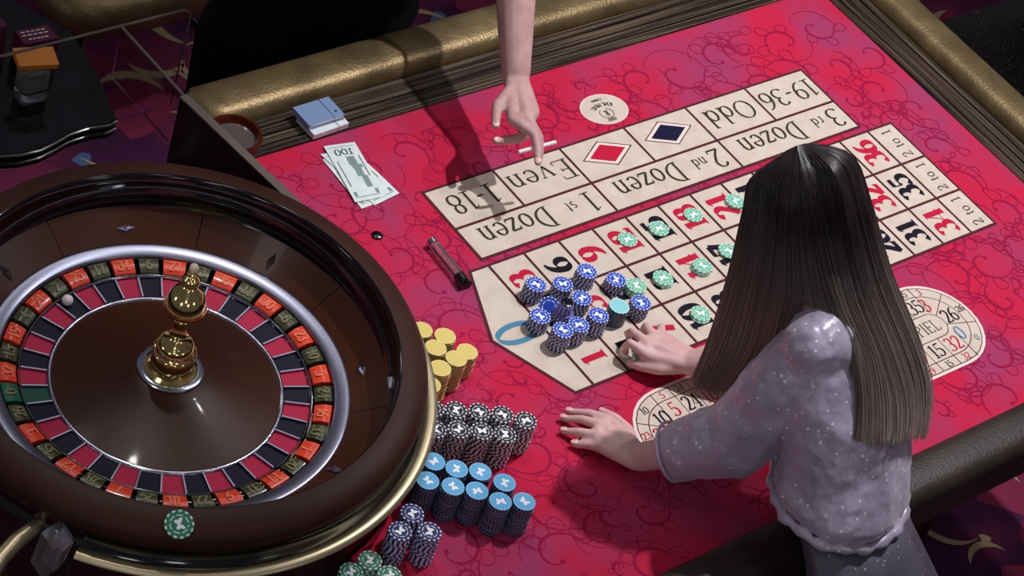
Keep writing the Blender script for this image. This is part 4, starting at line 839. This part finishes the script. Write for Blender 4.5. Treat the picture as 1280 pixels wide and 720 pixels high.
obj('hair', hm, 'hair', wom, True, 80)

# chip held in the right hand
o = inst('mint_chip', CH['mint'], (.098, .0135, .0215), rot=(.9, .5, .5)); tag(o, 'mint chip held between the thumb and forefinger of the woman', 'mint chip')

# --- the man in black reaching over the far rail with a cigarette
man = thing('person', 'man in black clothes reaching a bare forearm over the far rail, cigarette between fingers', 'person', (.08, 1.12, H))
mw_, mel, msh = V3(.222, .592, .165), V3(.325, .805, .345), V3(.33, .985, .60); msr = V3(-.06, 1.05, .60); mn = V3(.14, .99, .66); mhc = V3(.14, .92, .79)
bm = MB()
MT = [((.155, 1.11, -.12), .205, .12), ((.155, 1.085, 0), .215, .125), ((.15, 1.06, .16), .205, .13), ((.145, 1.035, .36), .195, .125), ((.14, 1.015, .52), .18, .105), ((.14, 1.0, .60), .13, .07)]
bm.loft([(c, (a, 0, 0), (0, b, 0)) for c, a, b in MT], 24)
bm.cap(mn-V3(0, 0, .08), .058, mn.lerp(mhc, .5), .055); bm.cap(msh, .058, msr, .058)
bm.chain([msh, mel, mel.lerp(mw_, .35), mw_], [.056, .043, .042, .028]); rel, rwr = V3(-.16, 1.20, .36), V3(-.15, 1.25, .11)
bm.chain([msr, rel, rwr], [.056, .043, .028]); hand(bm, rwr, [(-0.135, 1.215, .025), (-0.140, 1.235, .02), (-0.145, 1.255, .022), (-0.150, 1.272, .028)], [[(-0.132, 1.205, -.012), (-0.125, 1.205, -.04)], [(-0.136, 1.228, -.018), (-0.128, 1.228, -.046)], [(-0.142, 1.250, -.015), (-0.134, 1.250, -.042)], [(-0.148, 1.272, -.005), (-0.140, 1.272, -.028)]], [(-0.130, 1.20, .08), (-0.115, 1.18, .045), (-0.110, 1.175, .015)], .012, .009)
K = [(.155, .497, .152), (.176, .488, .158), (.194, .494, .158), (.206, .507, .152)]
FI = [[(.136, .466, .142), (.128, .446, .130), (.122, .430, .120)], [(.163, .446, .150), (.150, .418, .140), (.139, .398, .132)]]
hand(bm, mw_, [(.150, .500, .150), (.172, .488, .157), (.191, .494, .157), (.204, .508, .150)],
     [[(.1640, .452, .150), (.1545, .426, .140), (.142, .404, .130)], [(.172, .446, .146), (.164, .426, .130), (.155, .414, .116)], [(.160, .478, .118), (.138, .490, .110), (.118, .496, .112)], [(.182, .486, .112), (.160, .496, .102), (.142, .502, .103)]],
     [(.190, .560, .158), (.146, .542, .150), (.128, .522, .146), (.116, .506, .141)], .0125, .0088)
frm = face(bm, mhc, (.0, -.85, -.5), (0, -.4, .9), 1.08)
for sx in (-1, 1):
    hp = V3(.155+.12*sx, 1.11, -.12); bm.chain([hp, hp+V3(.03*sx, -.02, -.28), hp+V3(.04*sx, .02, -.60)], [.10, .07, .048]); bm.cap(hp+V3(.04*sx, .02, -.6), .045, hp+V3(.04*sx, .02, -.635), .038); bm.cap(hp+V3(.04*sx, .02, -.645), .032, hp+V3(.05*sx, -.10, -.65), .026)
mbody = obj_me('body', voxel(bm, .0038, 5), ['skinm'], man); features(man, frm, 1.08)
for tip, bk in (((.142, .404, .130), (.1545, .426, .140)), ((.155, .414, .116), (.164, .426, .130)), ((.116, .506, .141), (.128, .522, .146)), ((.118, .496, .112), (.138, .490, .110))): nail(man, tip, bk, (-.4, -.3, .85), r=.0058)
cm = MB(); cm.loft([(c, (a+.014, 0, 0), (0, b+.014, 0)) for c, a, b in [((.155, 1.095, -.07), .235, .14)]+MT[1:]], 24); cm.cap(msh, .070, msr, .070); cm.cap(msh, .070, msh.lerp(mel, .62), .060); cm.cap(msr, .070, msr.lerp(rel, .62), .060)
obj_me('shirt', voxel(cm, .008, 4), ['blackcloth'], man)
ct = MB(); ct.loft([((.155, 1.11, -.20), (.235, 0, 0), (0, .138, 0)), ((.155, 1.105, -.04), (.225, 0, 0), (0, .135, 0))], 20)
for sx in (-1, 1): hp = V3(.155+.12*sx, 1.11, -.12); ct.chain([hp, hp+V3(.03*sx, -.02, -.28), hp+V3(.04*sx, .02, -.61)], [.12, .098, .08])
obj_me('trousers', voxel(ct, .009, 3), ['blackcloth'], man)
mb = MB(); mb.ell(mhc+V3(0, .02, .05), .086, .098, .088); obj('hair', mb, 'manhair', man)
for sx in (-1, 1): hp = V3(.155+.12*sx, 1.11, -.12); mb = MB(); mb.loft([(hp+V3(.045*sx, -.03, -.679), (.045, 0, 0), (0, .13, 0)), (hp+V3(.045*sx, -.03, -.655), (.046, 0, 0), (0, .13, 0)), (hp+V3(.043*sx, .0, -.62), (.040, 0, 0), (0, .085, 0))], 18); obj('shoe', mb, 'shoe', man)
t = thing('cigarette', 'white cigarette held between the fingers of the man in black', 'cigarette', (.16, .43, .148)); c0, c1 = V3(.124, .440, .130), V3(.198, .426, .142)
mb = MB(); mb.tube([c0.lerp(c1, .33), c1], .0038, 12); obj('paper_tube', mb, 'filter', t)
mb = MB(); mb.tube([c0, c0.lerp(c1, .33)], .0039, 12); obj('filter_tip', mb, 'paper', t)

# ------------------------------------------------------------------ lift the scene so that the carpet lies at z = 0
for o in list(SC.objects):
    if o.parent is None: o.location.z += FELT
